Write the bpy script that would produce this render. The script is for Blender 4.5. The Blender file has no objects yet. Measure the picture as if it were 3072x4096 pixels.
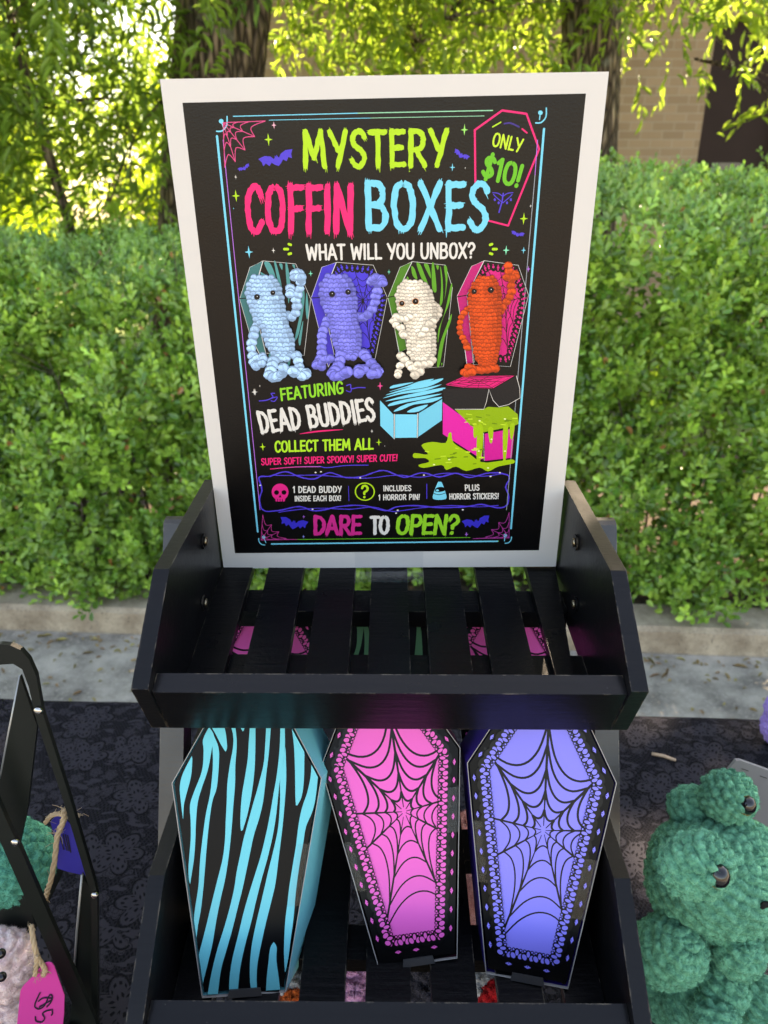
import bpy, bmesh, math, random
import numpy as np
from mathutils import Vector, Matrix, noise
C = bpy.context.scene
COL = C.collection
rnd = random.Random(7)
PI = math.pi
R = math.radians

# ------------------------------------------------------------------ camera, sky, sun, exposure
CAM_H = 1.42
PITCH = R(22.5)
F = 2889.0                      # focal length in pixels of the 3072 x 4096 photograph
cam = bpy.data.cameras.new('camera'); cam_o = bpy.data.objects.new('camera', cam); COL.objects.link(cam_o)
cam.sensor_fit = 'VERTICAL'; cam.sensor_height = 36; cam.lens = 36 * F / 4096
cam_o.location = (0, 0, CAM_H); cam_o.rotation_euler = (PI / 2 - PITCH, 0, 0)
cam.clip_start = .02; cam.clip_end = 500
cam.dof.use_dof = True; cam.dof.focus_distance = .52; cam.dof.aperture_fstop = 10
C.camera = cam_o
SUN_EL, SUN_AZ = R(43), R(16)
world = bpy.data.worlds.new('World'); C.world = world; world.use_nodes = True
wn = world.node_tree; sky = wn.nodes.new('ShaderNodeTexSky'); sky.sky_type = 'NISHITA'; sky.sun_disc = False
sky.sun_elevation = SUN_EL; sky.sun_rotation = SUN_AZ; sky.air_density = 1.0; sky.dust_density = 1.5
bg = wn.nodes['Background']; bg.inputs['Strength'].default_value = .15
wn.links.new(sky.outputs[0], bg.inputs['Color'])
sl = bpy.data.lights.new('sun', 'SUN'); sl.energy = 5.0; sl.angle = R(.5); sl.color = (1, .93, .82)
so = bpy.data.objects.new('sun', sl); COL.objects.link(so)
so.rotation_euler = Vector((-math.sin(SUN_AZ) * math.cos(SUN_EL), -math.cos(SUN_AZ) * math.cos(SUN_EL), -math.sin(SUN_EL))).to_track_quat('-Z', 'Y').to_euler()
C.view_settings.view_transform = 'Standard'; C.view_settings.look = 'None'
C.view_settings.exposure = 2.27; C.view_settings.gamma = 1
C.view_settings.use_white_balance = True; C.view_settings.white_balance_temperature = 8800; C.view_settings.white_balance_tint = 16
C.render.engine = 'CYCLES'
C.cycles.max_bounces = 8; C.cycles.transparent_max_bounces = 12
C.cycles.use_denoising = True

# ------------------------------------------------------------------ helpers
def lin(h):
    h = h.lstrip('#'); v = [int(h[i:i + 2], 16) / 255 for i in (0, 2, 4)]
    return tuple(c / 12.92 if c <= .04045 else ((c + .055) / 1.055) ** 2.4 for c in v)
def ray(px, py):
    """direction of a photograph pixel (3072 x 4096) seen from where the photograph was taken"""
    x = (px - 1536) / F; y = (py - 2048) / F; s, c = math.sin(PITCH), math.cos(PITCH)
    return Vector((x, c - y * s, -s - y * c))
def W(px, py, y):
    """the point at distance y in front of the stall visitor that the photograph shows at (px, py), px in 1659 wide copy"""
    d = ray(px * 1.85172, py * 1.85172); return Vector((0, 0, CAM_H)) + d * (y / d.y)
class Plane:
    """a flat printed face: origin, right, up; tr() gives the face coordinates of a spot traced from the photograph"""
    def __init__(s, M): s.M = M; s.I = M.inverted()
    def tr(s, px, py):
        a = s.I @ Vector((0, 0, CAM_H)); d = s.I.to_3x3() @ ray(px, py)
        q = a - d * (a.y / d.y); return (q.x, q.z)
def crop(pl, ox, oy, sc):
    return lambda x, y: pl.tr(ox + x * sc, oy + y * sc)

_mats = {}
def nt(name):
    m = bpy.data.materials.new(name); m.use_nodes = True; t = m.node_tree
    return m, t, t.nodes['Principled BSDF']
def N(t, typ, **kw):
    n = t.nodes.new('ShaderNode' + typ)
    for k, v in kw.items():
        if k.startswith('i_'):
            key = k[2:]; n.inputs[int(key) if key.isdigit() else key].default_value = v
        else: setattr(n, k, v)
    return n
def L(t, a, b): t.links.new(a, b)
def math_n(t, op, a, b=None, c=None):
    n = t.nodes.new('ShaderNodeMath'); n.operation = op
    for i, v in enumerate((a, b, c)):
        if v is None: continue
        if isinstance(v, (int, float)): n.inputs[i].default_value = v
        else: t.links.new(v, n.inputs[i])
    return n.outputs[0]
def mixc(t, fac, a, b):
    n = t.nodes.new('ShaderNodeMix'); n.data_type = 'RGBA'
    for sock, v in ((n.inputs[0], fac), (n.inputs[6], a), (n.inputs[7], b)):
        if isinstance(v, (int, float)): sock.default_value = v
        elif isinstance(v, tuple): sock.default_value = (*v[:3], 1)
        else: t.links.new(v, sock)
    return n.outputs[2]
def bump(t, b, h, strength, dist=.001):
    n = t.nodes.new('ShaderNodeBump'); n.inputs['Strength'].default_value = strength; n.inputs['Distance'].default_value = dist
    L(t, h, n.inputs['Height']); L(t, n.outputs[0], b.inputs['Normal'])
def mapping(t, scale, coord='Object', rot=(0, 0, 0)):
    tc = t.nodes.new('ShaderNodeTexCoord'); mp = t.nodes.new('ShaderNodeMapping')
    mp.inputs['Scale'].default_value = scale; mp.inputs['Rotation'].default_value = rot
    L(t, tc.outputs[coord], mp.inputs[0]); return mp.outputs[0]
def noise_n(t, vec, scale, detail=3, rough=.55):
    n = N(t, 'TexNoise'); n.inputs['Scale'].default_value = scale; n.inputs['Detail'].default_value = detail
    n.inputs['Roughness'].default_value = rough; L(t, vec, n.inputs['Vector']); return n.outputs['Fac']
def ramp(t, fac, a, b):
    n = t.nodes.new('ShaderNodeMapRange'); n.inputs[1].default_value = a; n.inputs[2].default_value = b
    L(t, fac, n.inputs[0]); return n.outputs[0]

def mat_plain(name, col, rough=.5, spec=.5, metal=0, var=.15, nscale=60, bmp=0, bdist=.0006):
    if name in _mats: return _mats[name]
    m, t, b = nt(name); v = mapping(t, (1, 1, 1)); f = noise_n(t, v, nscale, 4)
    d = tuple(c * (1 - var) for c in col); u = tuple(min(1, c * (1 + var)) for c in col)
    L(t, mixc(t, f, d, u), b.inputs['Base Color'])
    b.inputs['Roughness'].default_value = rough; b.inputs['Specular IOR Level'].default_value = spec; b.inputs['Metallic'].default_value = metal
    if bmp: bump(t, b, noise_n(t, v, nscale * 4, 3), bmp, bdist)
    _mats[name] = m; return m
def mat_print(name, rough=.42, spec=.45, grain=900, gb=.12, wav=0):
    """printed paper: ink colours from the print, satin surface with a fine paper grain"""
    m, t, b = nt(name); a = N(t, 'Attribute', attribute_name='ink'); L(t, a.outputs['Color'], b.inputs['Base Color'])
    v = mapping(t, (1, 1, 1)); f = noise_n(t, v, grain, 2)
    b.inputs['Specular IOR Level'].default_value = spec
    L(t, ramp(t, noise_n(t, v, 25, 2), .2, .8), (mr := t.nodes.new('ShaderNodeMapRange')).inputs[0])
    mr.inputs[3].default_value = rough - .05; mr.inputs[4].default_value = rough + .06
    L(t, mr.outputs[0], b.inputs['Roughness'])
    bump(t, b, math_n(t, 'ADD', f, math_n(t, 'MULTIPLY', noise_n(t, v, 22, 2), wav)), gb, .0004); return m
def mat_wood_black(name='black_painted_wood', sp=.12, r0=.22, bs=1.9):
    m, t, b = nt(name); v = mapping(t, (18, 260, 260)); f = noise_n(t, v, 1, 4, .6)
    v2 = mapping(t, (1, 1, 1)); g = noise_n(t, v2, 40, 3); s = ramp(t, noise_n(t, v2, 420, 2), .76, .82)
    c = mixc(t, f, (.0028, .0028, .003), (.0065, .0065, .007)); c = mixc(t, s, c, (.05, .049, .046))
    bv = t.nodes.new('ShaderNodeBevel'); bv.samples = 4; bv.inputs['Radius'].default_value = .0016; ge = t.nodes.new('ShaderNodeNewGeometry'); dt = N(t, 'VectorMath', operation='DOT_PRODUCT'); L(t, bv.outputs[0], dt.inputs[0]); L(t, ge.outputs['True Normal'], dt.inputs[1])
    ew = math_n(t, 'MULTIPLY', ramp(t, dt.outputs['Value'], .97, .86), ramp(t, noise_n(t, v2, 70, 5, .75), .5, .62)); c = mixc(t, math_n(t, 'MULTIPLY', ew, .8), c, (.16, .135, .10))
    L(t, c, b.inputs['Base Color']); L(t, (q := math_n(t, 'MULTIPLY_ADD', g, .16, r0)), b.inputs['Roughness'])
    b.inputs['Specular IOR Level'].default_value = sp
    bump(t, b, math_n(t, 'ADD', f, math_n(t, 'MULTIPLY', noise_n(t, v2, 300, 2), .6)), .22 * bs, .0008); return m
def mat_leaf(name, tl=.5, rough=.4, spec=.5):
    m, t, b = nt(name); a = N(t, 'Attribute', attribute_name='ink'); out = t.nodes['Material Output']
    L(t, a.outputs['Color'], b.inputs['Base Color']); b.inputs['Roughness'].default_value = rough; b.inputs['Specular IOR Level'].default_value = spec
    tr = t.nodes.new('ShaderNodeBsdfTranslucent'); hs = N(t, 'HueSaturation'); hs.inputs['Value'].default_value = 1.9; hs.inputs['Hue'].default_value = .482; hs.inputs['Saturation'].default_value = 1.05
    L(t, a.outputs['Color'], hs.inputs['Color']); L(t, hs.outputs[0], tr.inputs['Color'])
    mx = t.nodes.new('ShaderNodeMixShader'); mx.inputs[0].default_value = tl
    L(t, b.outputs[0], mx.inputs[1]); L(t, tr.outputs[0], mx.inputs[2]); L(t, mx.outputs[0], out.inputs['Surface']); return m

def link_mesh(name, verts, faces, mat, parent=None, cols=None, smooth=False, M=None):
    """one mesh object; cols = one ink colour per face"""
    me = bpy.data.meshes.new(name); me.from_pydata([tuple(v) for v in verts], [], faces); me.update()
    if cols is not None:
        at = me.attributes.new('ink', 'FLOAT_COLOR', 'FACE')
        arr = np.ones((len(me.polygons), 4), 'f'); arr[:, :3] = np.array(cols, 'f')[:len(me.polygons)]; at.data.foreach_set('color', arr.ravel())
    if smooth: me.polygons.foreach_set('use_smooth', [True] * len(me.polygons))
    for mm in (mat if isinstance(mat, list) else [mat]): me.materials.append(mm)
    o = bpy.data.objects.new(name, me); COL.objects.link(o)
    if parent: o.parent = parent
    if M is not None: o.matrix_basis = M
    return o
def tag(o, label=None, cat=None, group=None, kind=None):
    if label: o['label'] = label
    if cat: o['category'] = cat
    if group: o['group'] = group
    if kind: o['kind'] = kind
    return o
def thing(name, label, cat, M=None, loc=None, group=None):
    o = bpy.data.objects.new(name, None); o.empty_display_size = .02; COL.objects.link(o)
    if M is not None: o.matrix_basis = M
    elif loc is not None: o.location = loc
    return tag(o, label, cat, group)
def bm_obj(name, bm, mat, parent=None, smooth=False, bevel=0, seg=2, M=None):
    if bevel:
        es = [e for e in bm.edges if len(e.link_faces) == 2 and e.calc_face_angle(0) > .5]
        bmesh.ops.bevel(bm, geom=es, offset=bevel, segments=seg, profile=.5, affect='EDGES', clamp_overlap=True)
    bmesh.ops.recalc_face_normals(bm, faces=bm.faces)
    me = bpy.data.meshes.new(name); bm.to_mesh(me); bm.free(); me.materials.append(mat)
    if smooth: me.polygons.foreach_set('use_smooth', [True] * len(me.polygons))
    o = bpy.data.objects.new(name, me); COL.objects.link(o)
    if parent: o.parent = parent
    if M is not None: o.matrix_basis = M
    return o
def add_box(bm, lo, hi, M=None):
    vs = [bm.verts.new((M @ Vector(p)) if M else p) for p in [(x, y, z) for x in (lo[0], hi[0]) for y in (lo[1], hi[1]) for z in (lo[2], hi[2])]]
    for f in ((0, 1, 3, 2), (4, 6, 7, 5), (0, 4, 5, 1), (2, 3, 7, 6), (0, 2, 6, 4), (1, 5, 7, 3)): bm.faces.new([vs[i] for i in f])
def add_prism(bm, prof, a, b, fn):
    """profile (list of 2D points) extruded between a and b; fn(p, q, s) -> 3D"""
    A = [bm.verts.new(fn(p, q, a)) for p, q in prof]; B = [bm.verts.new(fn(p, q, b)) for p, q in prof]
    bm.faces.new(A); bm.faces.new(B[::-1]); n = len(prof)
    for i in range(n): bm.faces.new([A[i], B[i], B[(i + 1) % n], A[(i + 1) % n]])
def tube(bm, pts, r, n=8, caps=True):
    pts = [Vector(p) for p in pts]; rs = r if isinstance(r, (list, tuple)) else [r] * len(pts); rings = []
    up = None
    for i, p in enumerate(pts):
        d = (pts[min(i + 1, len(pts) - 1)] - pts[max(i - 1, 0)]).normalized()
        if up is None: up = d.orthogonal().normalized()
        up = (up - d * up.dot(d)).normalized(); s = d.cross(up)
        rings.append([bm.verts.new(p + (up * math.cos(a) + s * math.sin(a)) * rs[i]) for a in [2 * PI * k / n for k in range(n)]])
    for A, B in zip(rings, rings[1:]):
        for k in range(n): bm.faces.new([A[k], A[(k + 1) % n], B[(k + 1) % n], B[k]])
    if caps: bm.faces.new(rings[0][::-1]); bm.faces.new(rings[-1])
def spline(pts, n=8, closed=False):
    """Catmull-Rom through 2D or 3D points"""
    P = [np.array(p, float) for p in pts]; out = []
    m = len(P)
    for i in range(m if closed else m - 1):
        if closed: p0, p1, p2, p3 = P[(i - 1) % m], P[i], P[(i + 1) % m], P[(i + 2) % m]
        else: p0, p1, p2, p3 = P[max(i - 1, 0)], P[i], P[i + 1], P[min(i + 2, m - 1)]
        for k in range(n):
            t = k / n; out.append(.5 * (2 * p1 + (p2 - p0) * t + (2 * p0 - 5 * p1 + 4 * p2 - p3) * t * t + (3 * p1 - p0 - 3 * p2 + p3) * t ** 3))
    if not closed: out.append(P[-1])
    return [tuple(p) for p in out]

# ------------------------------------------------------------------ printing: flat inks laid on a face
class Canvas:
    def __init__(s): s.v = []; s.f = []; s.c = []; s.n = 0; s.step = 1.6e-6; s.rng = random.Random(3)
    def group(s, base=2): s.n = base
    def poly(s, pts, col, layer=True):
        if layer: s.n += 1
        k = len(s.v); y = -s.n * s.step - 2e-5
        s.v += [(p[0], y, p[1]) for p in pts]; s.f.append(list(range(k, k + len(pts)))); s.c.append(col)
    def ell(s, c, a, b=None, col=(1, 1, 1), rot=0, n=12):
        b = a if b is None else b; cr, sr = math.cos(rot), math.sin(rot)
        s.poly([(c[0] + a * math.cos(t) * cr - b * math.sin(t) * sr, c[1] + a * math.cos(t) * sr + b * math.sin(t) * cr) for t in [2 * PI * i / n for i in range(n)]], col)
    def ring(s, c, r, w, col, n=24, a0=0, a1=2 * PI):
        s.line([(c[0] + r * math.cos(a0 + (a1 - a0) * i / n), c[1] + r * math.sin(a0 + (a1 - a0) * i / n)) for i in range(n + 1)], w, col, caps=False)
    def line(s, pts, w, col, caps=True, jag=0, taper=None, smooth=0, col2=None):
        """a stroke: pts in face coordinates, w full width"""
        if smooth: pts = spline(pts, smooth)
        pts = [np.array(p, float) for p in pts]
        q = [pts[0]]
        for p in pts[1:]:
            if np.linalg.norm(p - q[-1]) > 1e-7: q.append(p)
        pts = q
        if len(pts) < 2: return
        if np.linalg.norm(pts[0] - pts[-1]) < 1e-4: caps = False
        s.n += 1; y = -s.n * s.step - 2e-5; k = len(s.v); n = len(pts)
        Lf, Rt = [], []
        for i, p in enumerate(pts):
            a = pts[max(i - 1, 0)]; b = pts[min(i + 1, n - 1)]; d = (b - a) / (np.linalg.norm(b - a) + 1e-12); nr = np.array((-d[1], d[0]))
            if 0 < i < n - 1:
                d1 = (p - a) / np.linalg.norm(p - a); m = 1 / max(.5, abs(nr.dot(np.array((-d1[1], d1[0])))))
            else: m = 1
            t = i / (n - 1); ww = w * .5 * m * (taper(t) if taper else 1)
            Lf.append(p + nr * ww * (1 + jag * s.rng.uniform(-1, 1))); Rt.append(p - nr * ww * (1 + jag * s.rng.uniform(-1, 1)))
        for a, b in zip(Lf, Rt): s.v += [(a[0], y, a[1]), (b[0], y, b[1])]
        for i in range(n - 1):
            s.f.append([k + 2 * i, k + 2 * i + 1, k + 2 * i + 3, k + 2 * i + 2])
            if col2: u = i / (n - 1); s.c.append(tuple(col[j] * (1 - u) + col2[j] * u for j in range(3)))
            else: s.c.append(col)
        if caps:
            for end, sg in ((0, -1), (n - 1, 1)):
                p = pts[end]; a, b = Lf[end], Rt[end]; r = np.linalg.norm(a - b) / 2; d = pts[min(end + 1, n - 1)] - pts[max(end - 1, 0)]; d = d / np.linalg.norm(d) * sg
                nr = (a - p) / (np.linalg.norm(a - p) + 1e-12)
                kk = len(s.v); m = 7
                for j in range(m):
                    th = PI * j / (m - 1); s.v.append((*(lambda z: (z[0], y, z[1]))(p + nr * r * math.cos(th) + d * r * math.sin(th)),))
                s.f.append(list(range(kk, kk + m))); s.c.append(col2 if (col2 and end) else col)
    def spikes(s, p, d, w, ln, col, k=4):
        """bristle ends or drips of a brush stroke"""
        d = np.array(d, float); d /= np.linalg.norm(d) + 1e-12; nr = np.array((-d[1], d[0])); p = np.array(p, float)
        for i in range(k):
            o = ((i + .5) / k - .5) * w; l = ln * s.rng.uniform(.25, 1); hw = w / k * s.rng.uniform(.35, .6)
            s.poly([p + nr * (o - hw) - d * w * .3, p + nr * (o + hw) - d * w * .3, p + nr * (o + hw * .25) + d * l, p + nr * (o - hw * .1) + d * l], col)
    def star(s, c, r, col, thin=.22):
        pts = []
        for i in range(8):
            a = PI / 4 * i + PI / 2; q = r * (1 if i % 2 == 0 else thin); q *= .72 if i in (2, 6) else 1
            pts.append((c[0] + q * math.cos(a), c[1] + q * math.sin(a)))
        s.poly(pts, col)
    def build(s, name, mat, parent):
        return link_mesh(name, s.v, s.f, mat, parent, s.c)

GLY = {  # hand lettering as brush strokes in a box of height 1: (advance, [(smooth, points), ...])
 'A': (.56, [(0, [(.0, 0), (.26, 1)]), (0, [(.27, 1), (.54, 0)]), (0, [(.12, .32), (.43, .32)])]),
 'B': (.54, [(0, [(.06, 0), (.06, 1)]), (1, [(.06, .98), (.34, .97), (.44, .77), (.34, .56), (.08, .53)]), (1, [(.08, .53), (.38, .5), (.5, .27), (.38, .04), (.06, .02)])]),
 'C': (.48, [(1, [(.46, .8), (.38, .97), (.22, .98), (.06, .75), (.04, .4), (.12, .08), (.3, .0), (.47, .2)])]),
 'D': (.54, [(0, [(.06, 0), (.06, 1)]), (1, [(.06, .98), (.3, .93), (.48, .7), (.48, .35), (.32, .07), (.06, .02)])]),
 'E': (.44, [(0, [(.06, 0), (.06, 1)]), (0, [(.06, .97), (.42, .98)]), (0, [(.06, .52), (.37, .53)]), (0, [(.06, .03), (.43, .04)])]),
 'F': (.42, [(0, [(.06, 0), (.06, 1)]), (0, [(.06, .96), (.42, .98)]), (0, [(.06, .5), (.36, .52)])]),
 'G': (.52, [(1, [(.47, .8), (.37, .97), (.22, .97), (.06, .75), (.04, .4), (.12, .08), (.3, .0), (.46, .12), (.48, .42)]), (0, [(.28, .43), (.49, .43)])]),
 'H': (.54, [(0, [(.06, 0), (.06, 1)]), (0, [(.48, 0), (.48, 1)]), (0, [(.06, .5), (.48, .5)])]),
 'I': (.14, [(0, [(.07, 0), (.07, 1)])]),
 'K': (.5, [(0, [(.06, 0), (.06, 1)]), (0, [(.46, 1), (.1, .47)]), (0, [(.16, .55), (.48, 0)])]),
 'L': (.42, [(0, [(.06, 1), (.06, 0)]), (0, [(.06, .03), (.41, .03)])]),
 'M': (.7, [(0, [(.04, 0), (.1, 1)]), (0, [(.1, 1), (.33, .25)]), (0, [(.33, .25), (.58, 1)]), (0, [(.58, 1), (.66, 0)])]),
 'N': (.56, [(0, [(.06, 0), (.06, 1)]), (0, [(.06, 1), (.5, 0)]), (0, [(.5, 0), (.5, 1)])]),
 'O': (.54, [(1, [(.27, 1), (.1, .88), (.03, .5), (.1, .12), (.27, 0), (.44, .12), (.51, .5), (.44, .88), (.27, 1)])]),
 'P': (.48, [(0, [(.06, 0), (.06, 1)]), (1, [(.06, .98), (.34, .97), (.46, .73), (.36, .48), (.07, .44)])]),
 'R': (.52, [(0, [(.06, 0), (.06, 1)]), (1, [(.06, .98), (.34, .97), (.45, .75), (.36, .5), (.07, .46)]), (0, [(.22, .46), (.5, 0)])]),
 'S': (.46, [(1, [(.43, .84), (.34, .98), (.18, .98), (.06, .8), (.13, .6), (.33, .44), (.42, .23), (.3, .02), (.14, .01), (.02, .17)])]),
 'T': (.46, [(0, [(.23, 0), (.23, 1)]), (0, [(.0, .97), (.46, .98)])]),
 'U': (.54, [(1, [(.05, 1), (.05, .35), (.13, .06), (.27, 0), (.41, .06), (.49, .35), (.49, 1)])]),
 'V': (.5, [(0, [(.0, 1), (.24, 0)]), (0, [(.25, 0), (.5, 1)])]),
 'W': (.74, [(0, [(.02, 1), (.16, 0)]), (0, [(.16, 0), (.36, .8)]), (0, [(.36, .8), (.55, 0)]), (0, [(.55, 0), (.72, 1)])]),
 'X': (.52, [(0, [(.02, 1), (.5, 0)]), (0, [(.5, 1), (.02, 0)])]),
 'Y': (.5, [(0, [(.0, 1), (.25, .48)]), (0, [(.5, 1), (.22, 0)])]),
 '1': (.26, [(0, [(.02, .8), (.16, 1)]), (0, [(.16, 1), (.16, 0)])]),
 '0': (.5, [(1, [(.25, 1), (.09, .88), (.03, .5), (.09, .12), (.25, 0), (.41, .12), (.47, .5), (.41, .88), (.25, 1)])]),
 '5': (.48, [(0, [(.1, .98), (.44, .98)]), (0, [(.1, .98), (.08, .55)]), (1, [(.08, .55), (.28, .62), (.44, .42), (.4, .12), (.2, .0), (.02, .1)])]),
 '$': (.48, [(1, [(.43, .8), (.34, .92), (.16, .9), (.07, .75), (.13, .58), (.33, .44), (.42, .24), (.3, .07), (.14, .07), (.02, .2)]), (0, [(.27, 1.1), (.2, -.1)])]),
 '!': (.16, [(0, [(.1, 1), (.07, .3)]), (0, [(.05, .03), (.06, .06)])]),
 '?': (.46, [(1, [(.04, .78), (.12, .96), (.3, .98), (.42, .78), (.36, .58), (.2, .45), (.2, .3)]), (0, [(.19, .03), (.2, .06)])]),
 ' ': (.24, []),
}
def letter(cv, text, a, b, top, col, th=.17, gap=.1, brush=0, up2=None, col2=None):
    """text from baseline point a to baseline point b (face coordinates); top = point above a at capital height"""
    a, b, top = (np.array(p, float) for p in (a, b, top)); tot = sum(GLY[ch][0] for ch in text) + gap * (len(text) - 1)
    X = (b - a) / tot; Z = top - a; h = np.linalg.norm(Z); x = 0; hw = np.linalg.norm(X)
    for ch in text:
        adv, strokes = GLY[ch]; cc = col
        for sm, pts in strokes:
            q = spline(pts, 5) if sm else pts
            P = [a + X * (x + p[0]) + Z * p[1] for p in q]
            w = h * th
            if not sm and len(P) == 2 and brush:
                n = 7; P = [P[0] + (P[1] - P[0]) * i / (n - 1) for i in range(n)]
            cv.line(P, w, cc, caps=True, jag=.2 * brush)
            if brush:
                for e, o in ((0, 1), (-1, -2)):
                    d = np.array(P[e]) - np.array(P[o]); dn = d / (np.linalg.norm(d) + 1e-9)
                    if sm and ch in 'O0DBPR': continue
                    cv.spikes(P[e], d, w * .95, h * (.2 if dn.dot(Z) / h < -.3 else .12) * brush, cc, 3)
                if sm and ch in 'OCS0': cv.spikes(a + X * (x + .2) + Z * -.03, -Z, w * 1.1, h * .1, cc, 3)
        x += adv + gap
# ------------------------------------------------------------------ setting
def kerbed(x, y, z=0): return Vector((x, y - .066 * x, z))
def mat_pave():
    m, t, b = nt('weathered_pavement'); v = mapping(t, (1, 1, 1)); f = noise_n(t, v, 6, 6, .65); g = noise_n(t, v, 90, 4); h = noise_n(t, v, 420, 2)
    c = mixc(t, ramp(t, f, .38, .64), (.21, .19, .16), (.52, .475, .40)); c = mixc(t, ramp(t, g, .55, .75), c, (.55, .50, .42)); c = mixc(t, ramp(t, h, .62, .7), c, (.04, .04, .04))
    L(t, c, b.inputs['Base Color']); b.inputs['Roughness'].default_value = .85; bump(t, b, math_n(t, 'ADD', g, h), .6, .004); return m
def mat_kerb():
    m, t, b = nt('kerb_concrete'); v = mapping(t, (1, 1, 1)); f = noise_n(t, v, 9, 6, .7); h = noise_n(t, v, 160, 4)
    c = mixc(t, ramp(t, f, .3, .7), (.24, .18, .12), (.58, .48, .35)); c = mixc(t, ramp(t, h, .58, .7), c, (.10, .09, .075))
    L(t, c, b.inputs['Base Color']); b.inputs['Roughness'].default_value = .9; bump(t, b, math_n(t, 'ADD', f, h), .7, .006); return m
def mat_soil():
    m, t, b = nt('leaf_strewn_soil'); v = mapping(t, (1, 1, 1)); f = noise_n(t, v, 30, 6, .7)
    L(t, mixc(t, ramp(t, f, .35, .7), (.03, .022, .014), (.12, .085, .05)), b.inputs['Base Color']); b.inputs['Roughness'].default_value = .95; bump(t, b, f, .8, .01); return m
def mat_lawn():
    m, t, b = nt('sunny_lawn'); v = mapping(t, (1, 1, 1)); f = noise_n(t, v, 3, 6, .7); g = noise_n(t, v, 120, 3)
    c = mixc(t, ramp(t, f, .3, .7), (.10, .17, .03), (.22, .28, .06)); c = mixc(t, ramp(t, g, .45, .75), c, (.05, .09, .015))
    L(t, c, b.inputs['Base Color']); b.inputs['Roughness'].default_value = .9; bump(t, b, g, 1, .02); return m
def sheet(name, pts, mat, kind='structure', z=None):
    o = link_mesh(name, pts, [list(range(len(pts)))], mat); o['kind'] = kind; return o
sheet('ground', [(-120, -60, -.004), (120, -60, -.004), (120, 160, -.004), (-120, 160, -.004)], mat_lawn())
sheet('pavement', [(-30, -8, 0), (30, -8, 0), kerbed(30, 2.2), kerbed(-30, 2.2)], mat_pave())
KY = 2.2
sheet('bounce_ground', [(-60, -60, .004), (60, -60, .004), (60, -4.2, .004), (-60, -4.2, .004)], mat_plain('bounce_ground_tan', (.26, .205, .15), .9, .2, var=.12, nscale=2))  # added ground, unseen behind the camera, bounces warm light onto the poster
bm = bmesh.new()
for i in range(-8, 9):
    x0, x1 = i * 1.8 + .3, i * 1.8 + 1.8 + .294
    prof = [(0, -.05), (.004, .085), (.02, .1), (.17, .1), (.17, -.05)]
    add_prism(bm, prof, x0, x1, lambda p, q, s: kerbed(s, KY + p, q))
kb = bm_obj('kerb', bm, mat_kerb(), bevel=0); kb['kind'] = 'structure'
sheet('planting_bed', [kerbed(-30, KY + .17, .075), kerbed(30, KY + .17, .075), kerbed(30, 4.3, .085), kerbed(-30, 4.3, .085)], mat_soil())

# leaf litter blown against the kerb
def leaves_mesh(name, pos, axis, nrm, ln, wd, cols, mat, parent=None, shape='obovate'):
    """many small folded leaves as one mesh: numpy arrays of base, axis, normal, length, width"""
    n = len(pos); axis = axis / np.linalg.norm(axis, axis=1)[:, None]
    nrm = nrm - axis * (nrm * axis).sum(1)[:, None]; nrm = nrm / (np.linalg.norm(nrm, axis=1)[:, None] + 1e-9); side = np.cross(axis, nrm)
    prof = {'obovate': ((.38, .62), (.80, .80)), 'lance': ((.3, .95), (.68, .8)), 'oval': ((.3, .9), (.72, .85))}[shape]
    Lc, Wc = ln[:, None], wd[:, None] * .5; V = np.zeros((n, 6, 3))
    V[:, 0] = pos; V[:, 3] = pos + axis * Lc - nrm * Lc * .12
    for k, (t, w) in enumerate(prof):
        c = pos + axis * Lc * t + nrm * Lc * (.05 + .05 * (1 - t)); V[:, 1 + k] = c + side * Wc * w + nrm * Wc * .25; V[:, 5 - k] = c - side * Wc * w + nrm * Wc * .25
    me = bpy.data.meshes.new(name); me.vertices.add(n * 6); me.vertices.foreach_set('co', V.astype('f').ravel())
    b = np.arange(n)[:, None] * 6; q = np.concatenate([b + np.array([0, 1, 2, 3]), b + np.array([0, 3, 4, 5])], 1).reshape(-1, 4)
    me.loops.add(q.size); me.loops.foreach_set('vertex_index', q.ravel().astype('i')); me.polygons.add(len(q))
    me.polygons.foreach_set('loop_start', (np.arange(len(q)) * 4).astype('i')); me.polygons.foreach_set('loop_total', np.full(len(q), 4, 'i')); me.update(calc_edges=True)
    at = me.attributes.new('ink', 'FLOAT_COLOR', 'FACE'); c4 = np.ones((len(q), 4), 'f'); c4[:, :3] = np.repeat(cols, 2, 0); at.data.foreach_set('color', c4.ravel())
    me.materials.append(mat); o = bpy.data.objects.new(name, me); COL.objects.link(o)
    if parent: o.parent = parent
    return o
rg = np.random.default_rng(11)
def unit(n): v = rg.normal(size=(n, 3)); return v / np.linalg.norm(v, axis=1)[:, None]
def leafcols(n, a, b, dark=.25):
    t = rg.random((n, 1)); c = np.array(a) * (1 - t) + np.array(b) * t; return c * (1 + dark * rg.normal(size=(n, 1))).clip(.5, 1.6)
litter_mat = mat_leaf('fallen_leaf', .1, .7)
n = 700; x = rg.uniform(-2.2, 2.2, n); y = KY - .02 - np.where(rg.random(n) < .45, rg.gamma(1.0, .05, n), rg.gamma(1.2, .35, n)); P = np.stack([x, y - .066 * x, np.full(n, .006)], 1)
ax = unit(n); ax[:, 2] *= .1; nr = unit(n) * .35; nr[:, 2] = 1
o = leaves_mesh('leaf_litter', P, ax, nr, rg.uniform(.010, .032, n) * np.where(rg.random(n) < .12, 1.9, 1), rg.uniform(.005, .011, n), leafcols(n, (.28, .25, .06), (.3, .17, .08)), litter_mat, shape='lance'); o['kind'] = 'stuff'

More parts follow.
